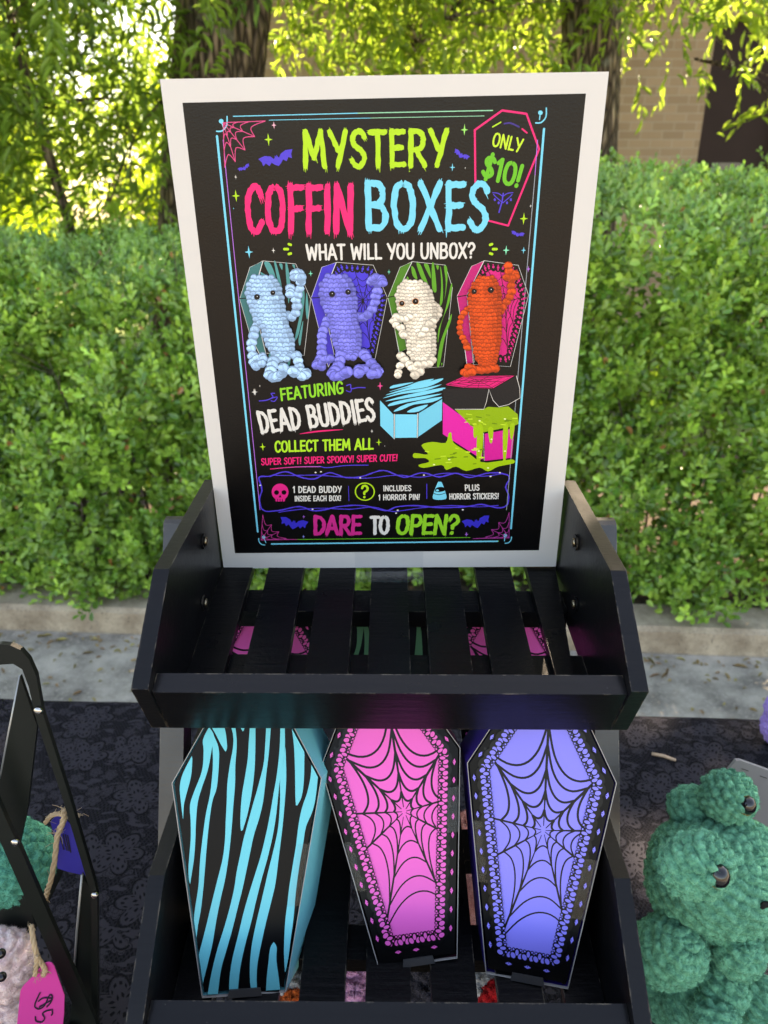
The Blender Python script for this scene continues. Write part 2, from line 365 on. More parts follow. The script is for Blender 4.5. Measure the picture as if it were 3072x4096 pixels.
# ------------------------------------------------------------------ hedge
twig_mat = mat_plain('twig_bark', (.11, .085, .065), .9, .2, var=.4, nscale=90)
hedge_leaf = mat_leaf('hedge_leaf', .14, .27, .6)
def hedge_front(x, z):
    return KY + .27 + .10 * np.sin(x * 2.1 + z * 1.7) + .06 * np.sin(x * 5.3 - z * 4.1) + .05 * np.sin(x * 9 + z * 7.7) + .14 * (z - .2) + np.where(z < .3, (z - .3) * .42, 0)
def hedge_top(x, d):
    return np.where(x < .3, 1.155, 1.20 + np.clip((x - .3) * .5, 0, .1)) + .05 * np.sin(x * 3.1) + .03 * np.sin(x * 7.3 + d * 3) + np.where(x > .3, .17 * d, .02 * d)
hg = thing('hedge', 'long clipped green hedge of small glossy leaves behind the kerb', 'hedge', loc=kerbed(0, KY + .35, .08))
HO = np.array(hg.location)
def hedge_leaves():
    P, A, Nn, Ln, Wd, Cc = [], [], [], [], [], []
    def sprigs(base, grow, m, col0, col1, size=1.0, face_bias=(0, -.75, .3)):
        k = len(base); grow = grow / np.linalg.norm(grow, axis=1)[:, None]; ref = unit(k); s = np.cross(grow, ref); s /= np.linalg.norm(s, axis=1)[:, None]; u = np.cross(s, grow)
        tone = rg.normal(size=(k, 1)) * .22; mixv = rg.random((k, 1))
        for j in range(m):
            t = j / (m - 1); th = j * 2.4 + rg.random((k, 1)) * .8; dirn = s * np.cos(th) + u * np.sin(th)
            a = dirn * (1 - .55 * t) + grow * (.45 + .8 * t); p = base + grow * (t * .055 * size) + dirn * .002
            P.append(p); A.append(a); Nn.append(grow * .5 + np.array(face_bias) + unit(k) * .45)
            L0 = rg.uniform(.017, .027, k) * size * (1 - .3 * t); Ln.append(L0); Wd.append(L0 * rg.uniform(.56, .76, k))
            c = np.array(col0) * (1 - mixv) + np.array(col1) * mixv; c = c * (1 + tone + .12 * rg.normal(size=(k, 1)) + .25 * t).clip(.45, 1.9); dead = rg.random((k, 1)) < .006; Cc.append(np.where(dead, np.array((.42, .19, .06)), c))
    # front face, in clumps that stand out and hollows between them
    def face(k, x0, x1, depth, spread):
        x = rg.uniform(x0, x1, k); z = .1 + (rg.random(k) ** .9) * 1.22; keep = z < hedge_top(x, 0) - .02; x, z = x[keep], z[keep]
        cl = np.array([noise.noise((a * 5.5, b * 5.5, depth * 7)) for a, b in zip(x, z)])
        d = depth + spread * rg.random(len(x)) - .23 * cl
        y = hedge_front(x, z) + d; B = np.stack([x, y - .066 * x, z], 1)
        g = np.stack([rg.normal(size=len(x)) * .45, -.55 + .5 * rg.normal(size=len(x)), .85 + .4 * rg.normal(size=len(x))], 1)
        return B, g, cl
    for depth, k, sp in ((0, 4700, .05), (.07, 4700, .09), (.18, 3600, .16)):
        B, g, cl = face(k, -2.3, 2.5, depth, sp)
        keep = (depth > .1) | (cl > -.36)
        for hx, hz, ra, rb in ((1.15, .63, .12, .055), (1.32, .17, .16, .07), (-.9, .35, .09, .05), (-1.35, .62, .06, .05), (.95, .33, .06, .06)): keep &= (((B[:, 0] - hx) / ra) ** 2 + ((B[:, 2] - hz) / rb) ** 2 > 1) | (depth > .16)
        sprigs(B[keep], g[keep], 8, (.07, .19, .022), (.33, .53, .08), 1.75)
    k = 1500; x = rg.uniform(-2.3, 2.5, k); z = rg.uniform(.09, .34, k); y = hedge_front(x, z) + rg.uniform(-.02, .1, k); g = np.stack([rg.normal(size=k) * .5, -.6 + .5 * rg.normal(size=k), .5 + .5 * rg.normal(size=k)], 1); sprigs(np.stack([x, y - .066 * x, z], 1), g, 8, (.105, .245, .035), (.30, .48, .08), 1.7)
    for xa, xb in ((-6, -2.3), (2.5, 6)):
        B, g, cl = face(900, xa, xb, .02, .12); sprigs(B, g, 7, (.045, .115, .02), (.12, .215, .035), 2.0)
    k = 4200; x = rg.uniform(-2.6, 3.2, k); d = rg.random(k) ** .8 * 1.7; z = hedge_top(x, d) + rg.normal(size=k) * .03
    y = hedge_front(x, np.full(k, 1.2)) + d - .03; B = np.stack([x, y - .066 * x, z], 1)
    g = np.stack([rg.normal(size=k) * .4, -.15 + .35 * rg.normal(size=k), np.ones(k)], 1); sprigs(B, g, 8, (.10, .24, .045), (.26, .44, .08), 1.6)
    # loose upright shoots along the top
    k = 260; x = rg.uniform(-2.4, 2.9, k); d = rg.random(k) * 1.0; z = hedge_top(x, d) + rg.uniform(.02, .09, k); y = hedge_front(x, np.full(k, 1.2)) + d
    B = np.stack([x, y - .066 * x, z], 1); g = np.stack([rg.normal(size=k) * .25, rg.normal(size=k) * .25, np.ones(k)], 1); sprigs(B, g, 9, (.11, .22, .03), (.2, .32, .06), 1.25)
    leaves_mesh('foliage', np.concatenate(P) - HO, np.concatenate(A), np.concatenate(Nn), np.concatenate(Ln), np.concatenate(Wd), np.concatenate(Cc), hedge_leaf, hg)
    bm = bmesh.new()
    for i in range(190):
        x = rg.uniform(-2.4, 2.7); y = hedge_front(x, .3) + rg.uniform(.2, .5); h = rg.uniform(.7, 1.15); dx = rg.normal() * .15; dy = -rg.uniform(0, .15)
        p0 = np.array(kerbed(x, y, .07)); p1 = p0 + (dx * .5, dy * .4 + .05, h * .6); p2 = p0 + (dx, dy + .1, h); tube(bm, [p0 - HO, p1 - HO, p2 - HO], [.006, .004, .0015], 5, False)
        for j in range(3):
            t = rg.uniform(.2, 1); q = p0 + (p2 - p0) * t; tube(bm, [q - HO, q - HO + (rg.normal() * .09, -rg.uniform(.03, .2), rg.uniform(.02, .14))], [.0025, .001], 4, False)
    bm_obj('branches', bm, twig_mat, hg, True)
hedge_leaves()

# ------------------------------------------------------------------ trees
def mat_bark():
    m, t, b = nt('furrowed_bark'); v = mapping(t, (1, 1, .22)); f = N(t, 'TexVoronoi', feature='DISTANCE_TO_EDGE'); f.inputs['Scale'].default_value = 30; L(t, mapping(t, (1, 1, .2)), f.inputs['Vector'])
    g = noise_n(t, v, 14, 6, .7); lichen = ramp(t, noise_n(t, mapping(t, (1, 1, 1)), 5, 4), .6, .68); e = ramp(t, f.outputs[0], 0, .35)
    c = mixc(t, g, (.16, .115, .08), (.58, .44, .32)); c = mixc(t, e, (.035, .025, .02), c); c = mixc(t, math_n(t, 'MULTIPLY', lichen, .6), c, (.42, .44, .36))
    L(t, c, b.inputs['Base Color']); b.inputs['Roughness'].default_value = .9; b.inputs['Specular IOR Level'].default_value = .2
    bump(t, b, math_n(t, 'ADD', e, math_n(t, 'MULTIPLY', g, .7)), 1, .035); return m
bark = mat_bark()
oak_leaf = mat_leaf('oak_leaf', .55, .38, .5)
def trunk_mesh(bm, pts, rs, n=28, seed=0):
    P = spline(pts, 8); T = np.linspace(0, 1, len(P)); rr = np.interp(T, np.linspace(0, 1, len(rs)), rs); rings = []
    for i, p in enumerate(P):
        ring = []
        for k in range(n):
            a = 2 * PI * k / n; fl = 1 + .05 * math.sin(a * 5 + seed + p[2]) + .09 * noise.noise((math.cos(a) * 2, math.sin(a) * 2 + seed, p[2] * .9))
            ring.append(bm.verts.new((p[0] + math.cos(a) * rr[i] * fl, p[1] + math.sin(a) * rr[i] * fl, p[2])))
        rings.append(ring)
    for A, B in zip(rings, rings[1:]):
        for k in range(n): bm.faces.new([A[k], A[(k + 1) % n], B[(k + 1) % n], B[k]])
def sprays(base, dirs, m, size, col0, col1, out):
    """leafy twigs: m narrow leaves alternate along each"""
    k = len(base); dirs = dirs / np.linalg.norm(dirs, axis=1)[:, None]; ref = unit(k); s = np.cross(dirs, ref); s /= np.linalg.norm(s, axis=1)[:, None]; u = np.cross(s, dirs)
    mixv = rg.random((k, 1)); tone = rg.normal(size=(k, 1)) * .18
    for j in range(m):
        t = (j + .5) / m; th = rg.uniform(0, 2 * PI, (k, 1)); side = s * np.cos(th) + u * np.sin(th) * .6
        a = side * .85 + dirs * (.5 + .5 * t); a[:, 2] -= .08; p = base + dirs * (size * 3.2 * t) * (1 if np.isscalar(size) else 1)
        out[0].append(p); out[1].append(a); nn = unit(k) * .6; nn[:, 2] += 1; out[2].append(nn)
        L0 = rg.uniform(.75, 1.2, k) * size; out[3].append(L0); out[4].append(L0 * rg.uniform(.19, .27, k))
        c = np.array(col0) * (1 - mixv) + np.array(col1) * mixv; out[5].append(c * (1 + tone + .1 * rg.normal(size=(k, 1))).clip(.5, 1.7))
def emit(out, name, parent, mat, org): return leaves_mesh(name, np.concatenate(out[0]) - org, np.concatenate(out[1]), np.concatenate(out[2]), np.concatenate(out[3]), np.concatenate(out[4]), np.concatenate(out[5]), mat, parent, 'lance')
def new(): return [[], [], [], [], [], []]

def willow_oak(name, label, loc, trunk_pts, rs, boughs, overhead, seed):
    org = np.array(loc, float); t = thing(name, label, 'tree', loc=loc); bm = bmesh.new(); trunk_mesh(bm, trunk_pts, rs, seed=seed); bm_obj('trunk', bm, bark, t, True)
    out = new(); bm = bmesh.new()
    for (p0, p1, k, spread, m, c0, c1, size) in boughs:
        k = int(k * 1.7)                                      # boughs with hanging leafy twigs
        p0, p1 = np.array(p0, float), np.array(p1, float); mid = (p0 + p1) / 2 + (0, 0, .12 * np.linalg.norm(p1 - p0)); c = np.array(spline([p0, mid, p1], 10))
        tube(bm, c - org, list(np.linspace(.008, .002, len(c))), 6, False)
        tt = rg.random(k) ** .8; base = c[(tt * (len(c) - 1)).astype(int)] + rg.normal(size=(k, 3)) * np.array(spread)
        d = rg.normal(size=(k, 3)) * .6; d[:, 2] -= .15; d += (p1 - p0) / np.linalg.norm(p1 - p0) * .4; sprays(base, d, m, size, c0, c1, out)
        for b_ in base[::6]:
            a = c[rg.integers(len(c))]; tube(bm, [a - org, (a + b_) / 2 - org + (0, 0, .03), b_ - org], [.006, .003, .0015], 4, False)
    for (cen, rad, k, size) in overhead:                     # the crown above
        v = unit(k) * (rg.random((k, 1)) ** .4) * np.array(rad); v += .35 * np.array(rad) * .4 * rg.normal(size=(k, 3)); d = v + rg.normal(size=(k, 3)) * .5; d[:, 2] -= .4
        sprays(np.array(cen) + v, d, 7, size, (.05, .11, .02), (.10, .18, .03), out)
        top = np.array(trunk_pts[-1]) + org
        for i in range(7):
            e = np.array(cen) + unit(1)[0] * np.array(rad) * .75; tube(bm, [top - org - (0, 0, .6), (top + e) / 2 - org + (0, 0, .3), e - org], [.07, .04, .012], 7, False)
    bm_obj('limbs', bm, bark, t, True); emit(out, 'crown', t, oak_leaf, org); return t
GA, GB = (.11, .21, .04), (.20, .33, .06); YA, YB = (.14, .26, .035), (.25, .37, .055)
willow_oak('oak_tree', 'thick oak trunk with pale lichen patch left of the poster top', (-1.14, 4.7, .05),
    [(-.12, 0, 0), (-.02, 0, .7), (.1, 0, 1.5), (.26, .05, 2.4), (.4, .1, 3.4), (.5, .15, 4.2)], [.42, .31, .26, .25, .24, .22],
    [((-1.2, 4.4, 2.9), (-2.6, 3.4, 2.35), 120, (.35, .3, .22), 10, GA, GB, .085), ((-1.3, 4.4, 2.6), (-2.3, 3.7, 1.75), 150, (.35, .3, .22), 9, GA, GB, .085),
     ((-1.5, 4.5, 2.0), (-2.5, 4.0, 1.5), 110, (.3, .3, .16), 9, GA, GB, .085), ((-1.2, 4.5, 2.0), (-1.55, 4.1, 1.2), 70, (.22, .2, .2), 9, GA, GB, .08),
     ((-1.0, 4.4, 3.2), (-.7, 3.9, 2.4), 34, (.25, .2, .16), 9, GA, GB, .085), ((-2.0, 3.9, 2.9), (-1.7, 3.3, 2.3), 60, (.4, .2, .18), 9, GA, GB, .085),
     ((-.7, 4.6, 3.1), (.6, 4.3, 2.35), 120, (.4, .3, .22), 9, YA, YB, .075),
     ((-.9, 5.2, 3.3), (.3, 5.6, 2.35), 230, (.6, .4, .24), 9, GA, YB, .085), ((-1.6, 5.0, 3.1), (-2.7, 5.2, 2.2), 130, (.5, .4, .35), 9, GA, GB, .09), ((-1.7, 5.0, 2.5), (-2.9, 5.0, 1.7), 70, (.5, .4, .25), 9, GA, GB, .09), ((-1.2, 4.2, 3.0), (-1.2, 3.6, 2.35), 50, (.35, .2, .12), 9, GA, GB, .085)],
    [((-1.6, 4.6, 5.2), (2.4, 2.0, 1.3), 520, .22), ((-3.0, 4.2, 3.6), (1.2, 1.0, .6), 130, .16)], 1)
willow_oak('oak_tree', 'slimmer furrowed oak trunk right of the poster before the brick wall', (1.28, 4.9, .05),
    [(.1, 0, 0), (.02, 0, .8), (-.02, 0, 1.5), (-.08, 0, 2.3), (-.2, .05, 3.2), (-.1, .1, 4.0)], [.27, .2, .175, .165, .16, .16],
    [((1.2, 5.3, 3.3), (.2, 5.6, 2.4), 230, (.55, .4, .24), 9, GA, YB, .085), ((1.5, 5.3, 3.3), (2.3, 5.3, 2.65), 120, (.5, .3, .16), 9, GA, YB, .085), ((1.3, 4.7, 3.1), (.3, 4.2, 2.3), 130, (.4, .3, .2), 9, YA, YB, .075), ((1.4, 4.6, 3.2), (1.2, 4.1, 2.45), 70, (.3, .25, .13), 9, YA, YB, .075),
     ((1.5, 4.4, 2.9), (2.15, 3.9, 2.05), 44, (.22, .15, .12), 9, GA, YB, .085), ((2.0, 4.3, 3.0), (2.9, 3.8, 2.35), 40, (.25, .2, .14), 9, GA, YB, .09), ((1.8, 4.5, 3.2), (2.7, 3.6, 2.45), 40, (.3, .2, .10), 8, GA, GB, .09), ((1.7, 4.6, 2.2), (2.2, 4.2, 1.75), 9, (.15, .12, .1), 7, YA, YB, .07)],
    [((1.2, 4.3, 5.3), (2.2, 1.9, 1.3), 860, .22), ((.4, 2.9, 4.1), (1.2, .8, .5), 110, .18)], 5)
# slim saplings left of the oak
for (x0, x1, lbl) in ((-2.15, -2.4, 'thin leaning sapling stem at the far left of the hedge'), (-1.75, -1.95, 'thin sapling stem close to the left side of the thick oak')):
    org = (x0, 4.1, .08); t = thing('sapling', lbl, 'tree', loc=org, group='saplings behind the hedge'); bm = bmesh.new(); tube(bm, spline([(0.25, 0, 0), (.1, 0, 1.2), (0.0, 0, 1.9), (x1 - x0, .1, 3.2)], 6), [.035] * 6 + [.028] * 6 + [.02] * 7, 8); bm_obj('trunk', bm, bark, t, True)
    out = new(); k = 60; b_ = np.array([x0 + (x1 - x0) * .5, 4.1, 2.1]) + rg.normal(size=(k, 3)) * (.25, .2, .45); d = rg.normal(size=(k, 3)); d[:, 2] -= .3; sprays(b_, d, 8, .08, GA, GB, out); emit(out, 'crown', t, oak_leaf, np.array(org))
# sunlit trees on the lawn far behind
far_leaf = mat_leaf('sunlit_leaf', .6, .5, .3)
for i, (x, y, h, r, lbl) in enumerate(((-9, 17, 3.6, 2.2, 'low round sunlit tree at the far left across the lawn'), (-5.2, 21, 5.2, 2.4, 'sunlit tree behind the leaves left of the thick trunk'), (-14, 25, 6.5, 3.6, 'broad distant tree at the far left edge'), (-7.5, 13.5, 1.5, 1.4, 'bright yellow green shrub on the lawn beyond the hedge'), (-3.2, 14.5, 2.0, 1.3, 'small bright shrub near the brick building corner'))):
    t = thing('lawn_tree' if h > 3 else 'lawn_shrub', lbl, 'tree' if h > 3 else 'shrub', loc=(x, y, 0)); bm = bmesh.new(); tube(bm, spline([(0, 0, 0), (.1, 0, h * .4), (0, .1, h * .8)], 5), [.16] * 6 + [.09] * 5, 8); bm_obj('trunk', bm, bark, t, True)
    out = new(); k = 520; v = unit(k) * (rg.random((k, 1)) ** .35) * (r, r, h * .42); v[:, 2] += h * .56; v += rg.normal(size=(k, 3)) * .2; d = v + rg.normal(size=(k, 3)); sprays(v + (x, y, 0), d, 7, .26, (.12, .22, .02), (.24, .34, .04), out); emit(out, 'crown', t, far_leaf, np.array((x, y, 0)))

# ------------------------------------------------------------------ brick building
def mat_brick():
    m, t, b = nt('tan_brick'); n = N(t, 'TexBrick'); tc = t.nodes.new('ShaderNodeTexCoord'); mp = t.nodes.new('ShaderNodeMapping'); mp.inputs['Rotation'].default_value = (PI / 2, 0, 0); L(t, tc.outputs['Object'], mp.inputs[0]); L(t, mp.outputs[0], n.inputs['Vector'])
    n.inputs['Color1'].default_value = (.44, .30, .195, 1); n.inputs['Color2'].default_value = (.31, .205, .13, 1); n.inputs['Mortar'].default_value = (.46, .36, .27, 1)
    n.inputs['Scale'].default_value = 1; n.inputs['Brick Width'].default_value = .22; n.inputs['Row Height'].default_value = .078; n.inputs['Mortar Size'].default_value = .006; n.inputs['Bias'].default_value = -.1
    f = noise_n(t, mapping(t, (1, 1, 1)), 3, 5); L(t, mixc(t, math_n(t, 'MULTIPLY', f, .35), n.outputs['Color'], (.28, .19, .12)), b.inputs['Base Color']); b.inputs['Roughness'].default_value = .9
    bump(t, b, math_n(t, 'SUBTRACT', 1, n.outputs['Fac']), .6, .008); return m
brick = mat_brick(); BY = 8.2; BZ = 3.8; BX = 1.7
bl = thing('brick_building', 'tan brick building with dark brown doorway at the right behind the hedge', 'building', loc=(-BX, BY, 0))
door_x0, door_x1 = 3.20, 4.0
bm = bmesh.new()
for a, b_, z0, z1 in ((-BX, .35, 0, BZ), (.35, 1.55, 0, .9), (.35, 1.55, 2.3, BZ), (1.55, door_x0, 0, BZ), (door_x0, door_x1, 3.15, BZ), (door_x1, 11, 0, BZ)):
    add_box(bm, (a + BX, 0, z0), (b_ + BX, .3, z1))
add_box(bm, (0, .3, 0), (.3, 7, BZ)); bm_obj('wall', bm, brick, bl)
dk = mat_plain('dark_brown_paint', (.035, .020, .017), .6, .15, var=.2, nscale=4)
bm = bmesh.new(); add_box(bm, (door_x0 + BX, .12, 0), (door_x1 + BX, .17, 3.15)); d_ = bm_obj('door', bm, dk, bl)
bm = bmesh.new(); add_box(bm, (door_x0 + BX + .2, .105, 1.0), (door_x0 + BX + .5, .121, 1.9)); bm_obj('pane', bm, mat_plain('dark_glass', (.03, .025, .03), .06, .6, var=.1), d_)
bm = bmesh.new(); add_box(bm, (door_x1 + BX - .12, .08, 1.02), (door_x1 + BX - .09, .12, 1.2)); bm_obj('handle', bm, mat_plain('steel', (.4, .4, .4), .3, .5, 1, .1), d_)
bm = bmesh.new(); add_box(bm, (.35 + BX, .16, .9), (1.55 + BX, .2, 2.3)); w_ = bm_obj('window', bm, mat_plain('brown_window', (.05, .035, .03), .15, .6, var=.2, nscale=5), bl)
bm = bmesh.new()
for a, b_, z0, z1 in ((.35, .40, .9, 2.3), (1.5, 1.55, .9, 2.3), (.93, .97, .9, 2.3), (.4, .93, 2.25, 2.3), (.97, 1.5, 2.25, 2.3)): add_box(bm, (a + BX, .12, z0), (b_ + BX, .159, z1))
bm_obj('frame', bm, dk, w_)
bm = bmesh.new(); add_box(bm, (-.3, -.5, BZ), (12.2, 7.4, BZ + .25)); bm_obj('roof', bm, mat_plain('roof_edge', (.2, .18, .16), .8, .3), bl)
# ------------------------------------------------------------------ table and lace cloth
TZ = .74
def mat_lace():
    m, t, b = nt('dark_lace'); v = mapping(t, (1, 1, 1)); sep = N(t, 'SeparateXYZ'); L(t, v, sep.inputs[0])
    nv = N(t, 'TexNoise'); nv.inputs['Scale'].default_value = 14; nv.inputs['Detail'].default_value = 2; L(t, v, nv.inputs['Vector'])
    wob = N(t, 'VectorMath', operation='MULTIPLY_ADD'); L(t, nv.outputs['Color'], wob.inputs[0]); wob.inputs[1].default_value = (.03, .03, .03); L(t, v, wob.inputs[2])
    sp = N(t, 'SeparateXYZ'); L(t, wob.outputs[0], sp.inputs[0]); S2 = 1 / .0036
    def lat(a, b2): return math_n(t, 'ABSOLUTE', math_n(t, 'SUBTRACT', math_n(t, 'FRACT', math_n(t, 'MULTIPLY', math_n(t, 'ADD', math_n(t, 'MULTIPLY', sp.outputs[0], a), math_n(t, 'MULTIPLY', sp.outputs[1], b2)), S2)), .5))
    net = math_n(t, 'MAXIMUM', lat(.72, .5), lat(-.72, .5)); hole = ramp(t, net, .36, .27)           # holes of the net
    def motif(scale, R0, petals, rndm, seed):
        vo = N(t, 'TexVoronoi', feature='F1'); vo.inputs['Scale'].default_value = scale; vo.inputs['Randomness'].default_value = rndm
        off = N(t, 'VectorMath', operation='ADD'); off.inputs[1].default_value = (seed, seed * .7, 0); L(t, v, off.inputs[0])
        fl = N(t, 'VectorMath', operation='MULTIPLY'); fl.inputs[1].default_value = (1, 1, 0); L(t, off.outputs[0], fl.inputs[0]); L(t, fl.outputs[0], vo.inputs['Vector'])
        dv = N(t, 'VectorMath', operation='SUBTRACT'); L(t, fl.outputs[0], dv.inputs[0]); L(t, vo.outputs['Position'], dv.inputs[1])
        ds = N(t, 'SeparateXYZ'); L(t, dv.outputs[0], ds.inputs[0]); ang = math_n(t, 'ARCTAN2', ds.outputs[1], ds.outputs[0])
        r = math_n(t, 'SQRT', math_n(t, 'ADD', math_n(t, 'POWER', ds.outputs[0], 2), math_n(t, 'POWER', ds.outputs[1], 2)))
        pet = math_n(t, 'MULTIPLY_ADD', math_n(t, 'ABSOLUTE', math_n(t, 'COSINE', math_n(t, 'MULTIPLY', ang, petals / 2))), .45, .62)
        q = math_n(t, 'DIVIDE', r, math_n(t, 'MULTIPLY', pet, R0))
        solid = ramp(t, q, 1.03, .97)
        dots = math_n(t, 'MULTIPLY', ramp(t, math_n(t, 'ABSOLUTE', math_n(t, 'SUBTRACT', q, .78)), .075, .05), ramp(t, math_n(t, 'SINE', math_n(t, 'MULTIPLY', ang, 26)), -.2, .1))
        dots2 = math_n(t, 'MULTIPLY', ramp(t, math_n(t, 'ABSOLUTE', math_n(t, 'SUBTRACT', q, .36)), .09, .06), ramp(t, math_n(t, 'SINE', math_n(t, 'MULTIPLY', ang, 11)), -.2, .1))
        ring = ramp(t, math_n(t, 'ABSOLUTE', math_n(t, 'SUBTRACT', q, 1.08)), .06, .03)
        return solid, math_n(t, 'MAXIMUM', math_n(t, 'MAXIMUM', dots, dots2), ring)
    s1, d1 = motif(13, .028, 6, .85, .13); s2, d2 = motif(31, .0092, 5, .95, 1.7)
    leafn = ramp(t, noise_n(t, mapping(t, (1, 2.2, 1), rot=(0, 0, .6)), 58, 1.5), .57, .59)
    solid = math_n(t, 'MAXIMUM', math_n(t, 'MAXIMUM', s1, s2), leafn); dark = math_n(t, 'MAXIMUM', d1, math_n(t, 'MULTIPLY', d2, math_n(t, 'SUBTRACT', 1, s1)))
    thread = math_n(t, 'MAXIMUM', solid, math_n(t, 'SUBTRACT', 1, hole)); thread = math_n(t, 'MULTIPLY', thread, math_n(t, 'SUBTRACT', 1, dark))
    wv = N(t, 'TexWave', wave_type='BANDS', bands_direction='Y'); wv.inputs['Scale'].default_value = 250; wv.inputs['Distortion'].default_value = 1.5; L(t, v, wv.inputs['Vector'])
    col = mixc(t, math_n(t, 'MULTIPLY', solid, math_n(t, 'MULTIPLY_ADD', wv.outputs['Fac'], .3, .7)), (.013, .013, .017), (.030, .029, .036))
    L(t, mixc(t, thread, (.005, .005, .007), col), b.inputs['Base Color']); b.inputs['Roughness'].default_value = .8; b.inputs['Specular IOR Level'].default_value = .06
    bump(t, b, math_n(t, 'ADD', math_n(t, 'MULTIPLY', thread, 1), math_n(t, 'MULTIPLY', wv.outputs['Fac'], .15)), .7, .0015); return m
TM = Matrix.Translation((0, .887, 0)) @ Matrix.Rotation(-.043, 4, 'Z')
tb = thing('folding_table', 'long folding table hidden under the black lace tablecloth', 'table', M=TM)
plast = mat_plain('table_plastic', (.4, .4, .38), .6); steel_leg = mat_plain('grey_steel_tube', (.15, .15, .16), .4, .5, .6)
bm = bmesh.new(); add_box(bm, (-1.2, -.80, TZ - .045), (1.2, -.012, TZ - .012)); bm_obj('tabletop', bm, plast, tb, bevel=.006)
for sx in (-1, 1):
    bm = bmesh.new(); tube(bm, [(sx * .95, -.7, TZ - .05), (sx * 1.0, -.7, .02), (sx * 1.0, -.1, .02), (sx * .95, -.1, TZ - .05)], .013, 8); bm_obj('leg', bm, steel_leg, tb, True)
tc_o = thing('tablecloth', 'dark charcoal floral lace tablecloth covering the table under the rack', 'tablecloth', M=TM)
vs, fs = [], []; XN, ys = 90, []
prof = [(-.815, .35), (-.81, .6)] + [(-.806, TZ - .03), (-.80, TZ - .003)] + [(-.80 + .79 * k / 46, TZ) for k in range(1, 46)] + [(-.012, TZ), (-.004, TZ - .002), (0, TZ - .008), (.003, TZ - .04), (.008, TZ - .2), (.012, .25)]
for i in range(XN + 1):
    x = -1.22 + 2.44 * i / XN
    for j, (y, z) in enumerate(prof):
        hang = max(0, TZ - z); w = .0030 * noise.noise((x * 5, y * 9, 0)) + .0022 * noise.noise((x * 17, y * 4, 3)) - .002 + .0022 * math.exp(-((x - .36 - .02 * y) / .012) ** 2) + .0022 * math.exp(-((x + .33) / .012) ** 2) if hang < .02 else .03 * hang * math.sin(x * 19 + y * 2)
        vs.append((x, y + (w if hang > .02 else 0), z + (w if hang <= .02 else 0)))
m_ = len(prof)
for i in range(XN):
    for j in range(m_ - 1): k = i * m_ + j; fs.append([k, k + m_, k + m_ + 1, k + 1])
link_mesh('lace', vs, fs, mat_lace(), tc_o, smooth=True)

# ------------------------------------------------------------------ wooden display rack
wood = mat_wood_black(); wood_gloss = mat_wood_black('black_gloss_wood', .24, .16, .6); wood_post = mat_wood_black('black_worn_wood', .75, .34, 1); wood_side = mat_wood_black('black_satin_wood', .24, .24, .8)
RX, RYAW = .0038, -.0076
RM = Matrix.Translation((RX, .45, TZ)) @ Matrix.Rotation(RYAW, 4, 'Z')
rack = thing('display_rack', 'black painted wooden display rack of three slatted trays holding coffin boxes', 'display rack', M=RM)
def rk(y, zr): return (y - .45, zr + CAM_H - TZ)
HW, T_ = .1412, .0102; DL = (-.0814, -.1745)
PROF = [(.556, -.202), (.413, -.211), (.350, -.258), (.372, -.3035), (.392, -.313), (.558, -.296)]
def floor_z(y): return -.303 + (y - .372) * .155
brass = mat_plain('brass_bolt', (.28, .23, .15), .35, .5, 1, .2)
for lev in range(3):
    dy, dz = DL[0] * lev, DL[1] * lev
    for sx in (-1, 1):
        bm = bmesh.new(); a, b_ = (HW, HW + T_) if sx > 0 else (-HW - T_, -HW)
        add_prism(bm, [rk(y + dy, z + dz) for y, z in PROF], a, b_, lambda p, q, s: Vector((s, p, q)))
        sp_ = bm_obj('side_panel', bm, wood_side, rack, bevel=.0013)
        for (by, bz) in ((.4955, -.2297), (.478, -.273)):
            bm = bmesh.new(); c = Vector((sx * (HW - .0004), *rk(by + dy, bz + dz))); tube(bm, [c, c - Vector((sx * .0012, 0, 0))], .0062, 16); bm2 = bm
            o = bm_obj('bolt_washer', bm, wood, sp_)
            bm = bmesh.new(); tube(bm, [c - Vector((sx * .0012, 0, 0)), c - Vector((sx * .0026, 0, 0)), c - Vector((sx * .0033, 0, 0))], [.0034, .0034, .0018], 14); bm_obj('bolt_head', bm, brass, sp_, True)
    f0, f1 = (.354, -.263), (.3725, -.304); nn = (.911, .412); th = .013
    bm = bmesh.new(); lp = [f0, f1, (f1[0] + nn[0] * th, f1[1] + nn[1] * th), (f0[0] + nn[0] * th, f0[1] + nn[1] * th)]
    add_prism(bm, [rk(y + dy, z + dz) for y, z in lp], -HW + .0003, HW - .0003, lambda p, q, s: Vector((s, p, q))); bm_obj('front_rail', bm, wood_gloss, rack, bevel=.0016, seg=3)
    for k in range(-3, 4):
        x0, x1 = k * .0434 - .0150, k * .0434 + .0150; x0, x1 = max(x0, -HW + .0004), min(x1, HW - .0004)
        bm = bmesh.new(); y0, y1 = .3835, .555
        add_prism(bm, [rk(y0 + dy, floor_z(y0) + dz), rk(y1 + dy, floor_z(y1) + dz), rk(y1 + dy, floor_z(y1) - .007 + dz), rk(y0 + dy, floor_z(y0) - .007 + dz)], x0, x1, lambda p, q, s: Vector((s - (.0165 * (1 - (p + .45 - dy - y0) / (y1 - y0)) if lev == 0 and k == 3 and s == x1 else 0), p, q))); bm_obj('slat', bm, wood, rack, bevel=.0009)
    for (y0, y1, h) in ((.424, .448, .012), (.497, .524, .014)):
        bm = bmesh.new(); add_prism(bm, [rk(y0 + dy, floor_z(y0) - .0074 + dz), rk(y1 + dy, floor_z(y1) - .0074 + dz), rk(y1 + dy, floor_z(y1) - .0074 - h + dz), rk(y0 + dy, floor_z(y0) - .0074 - h + dz)], -HW + .0005, HW - .0005, lambda p, q, s: Vector((s, p, q))); bm_obj('support_rail', bm, wood, rack, bevel=.0012)
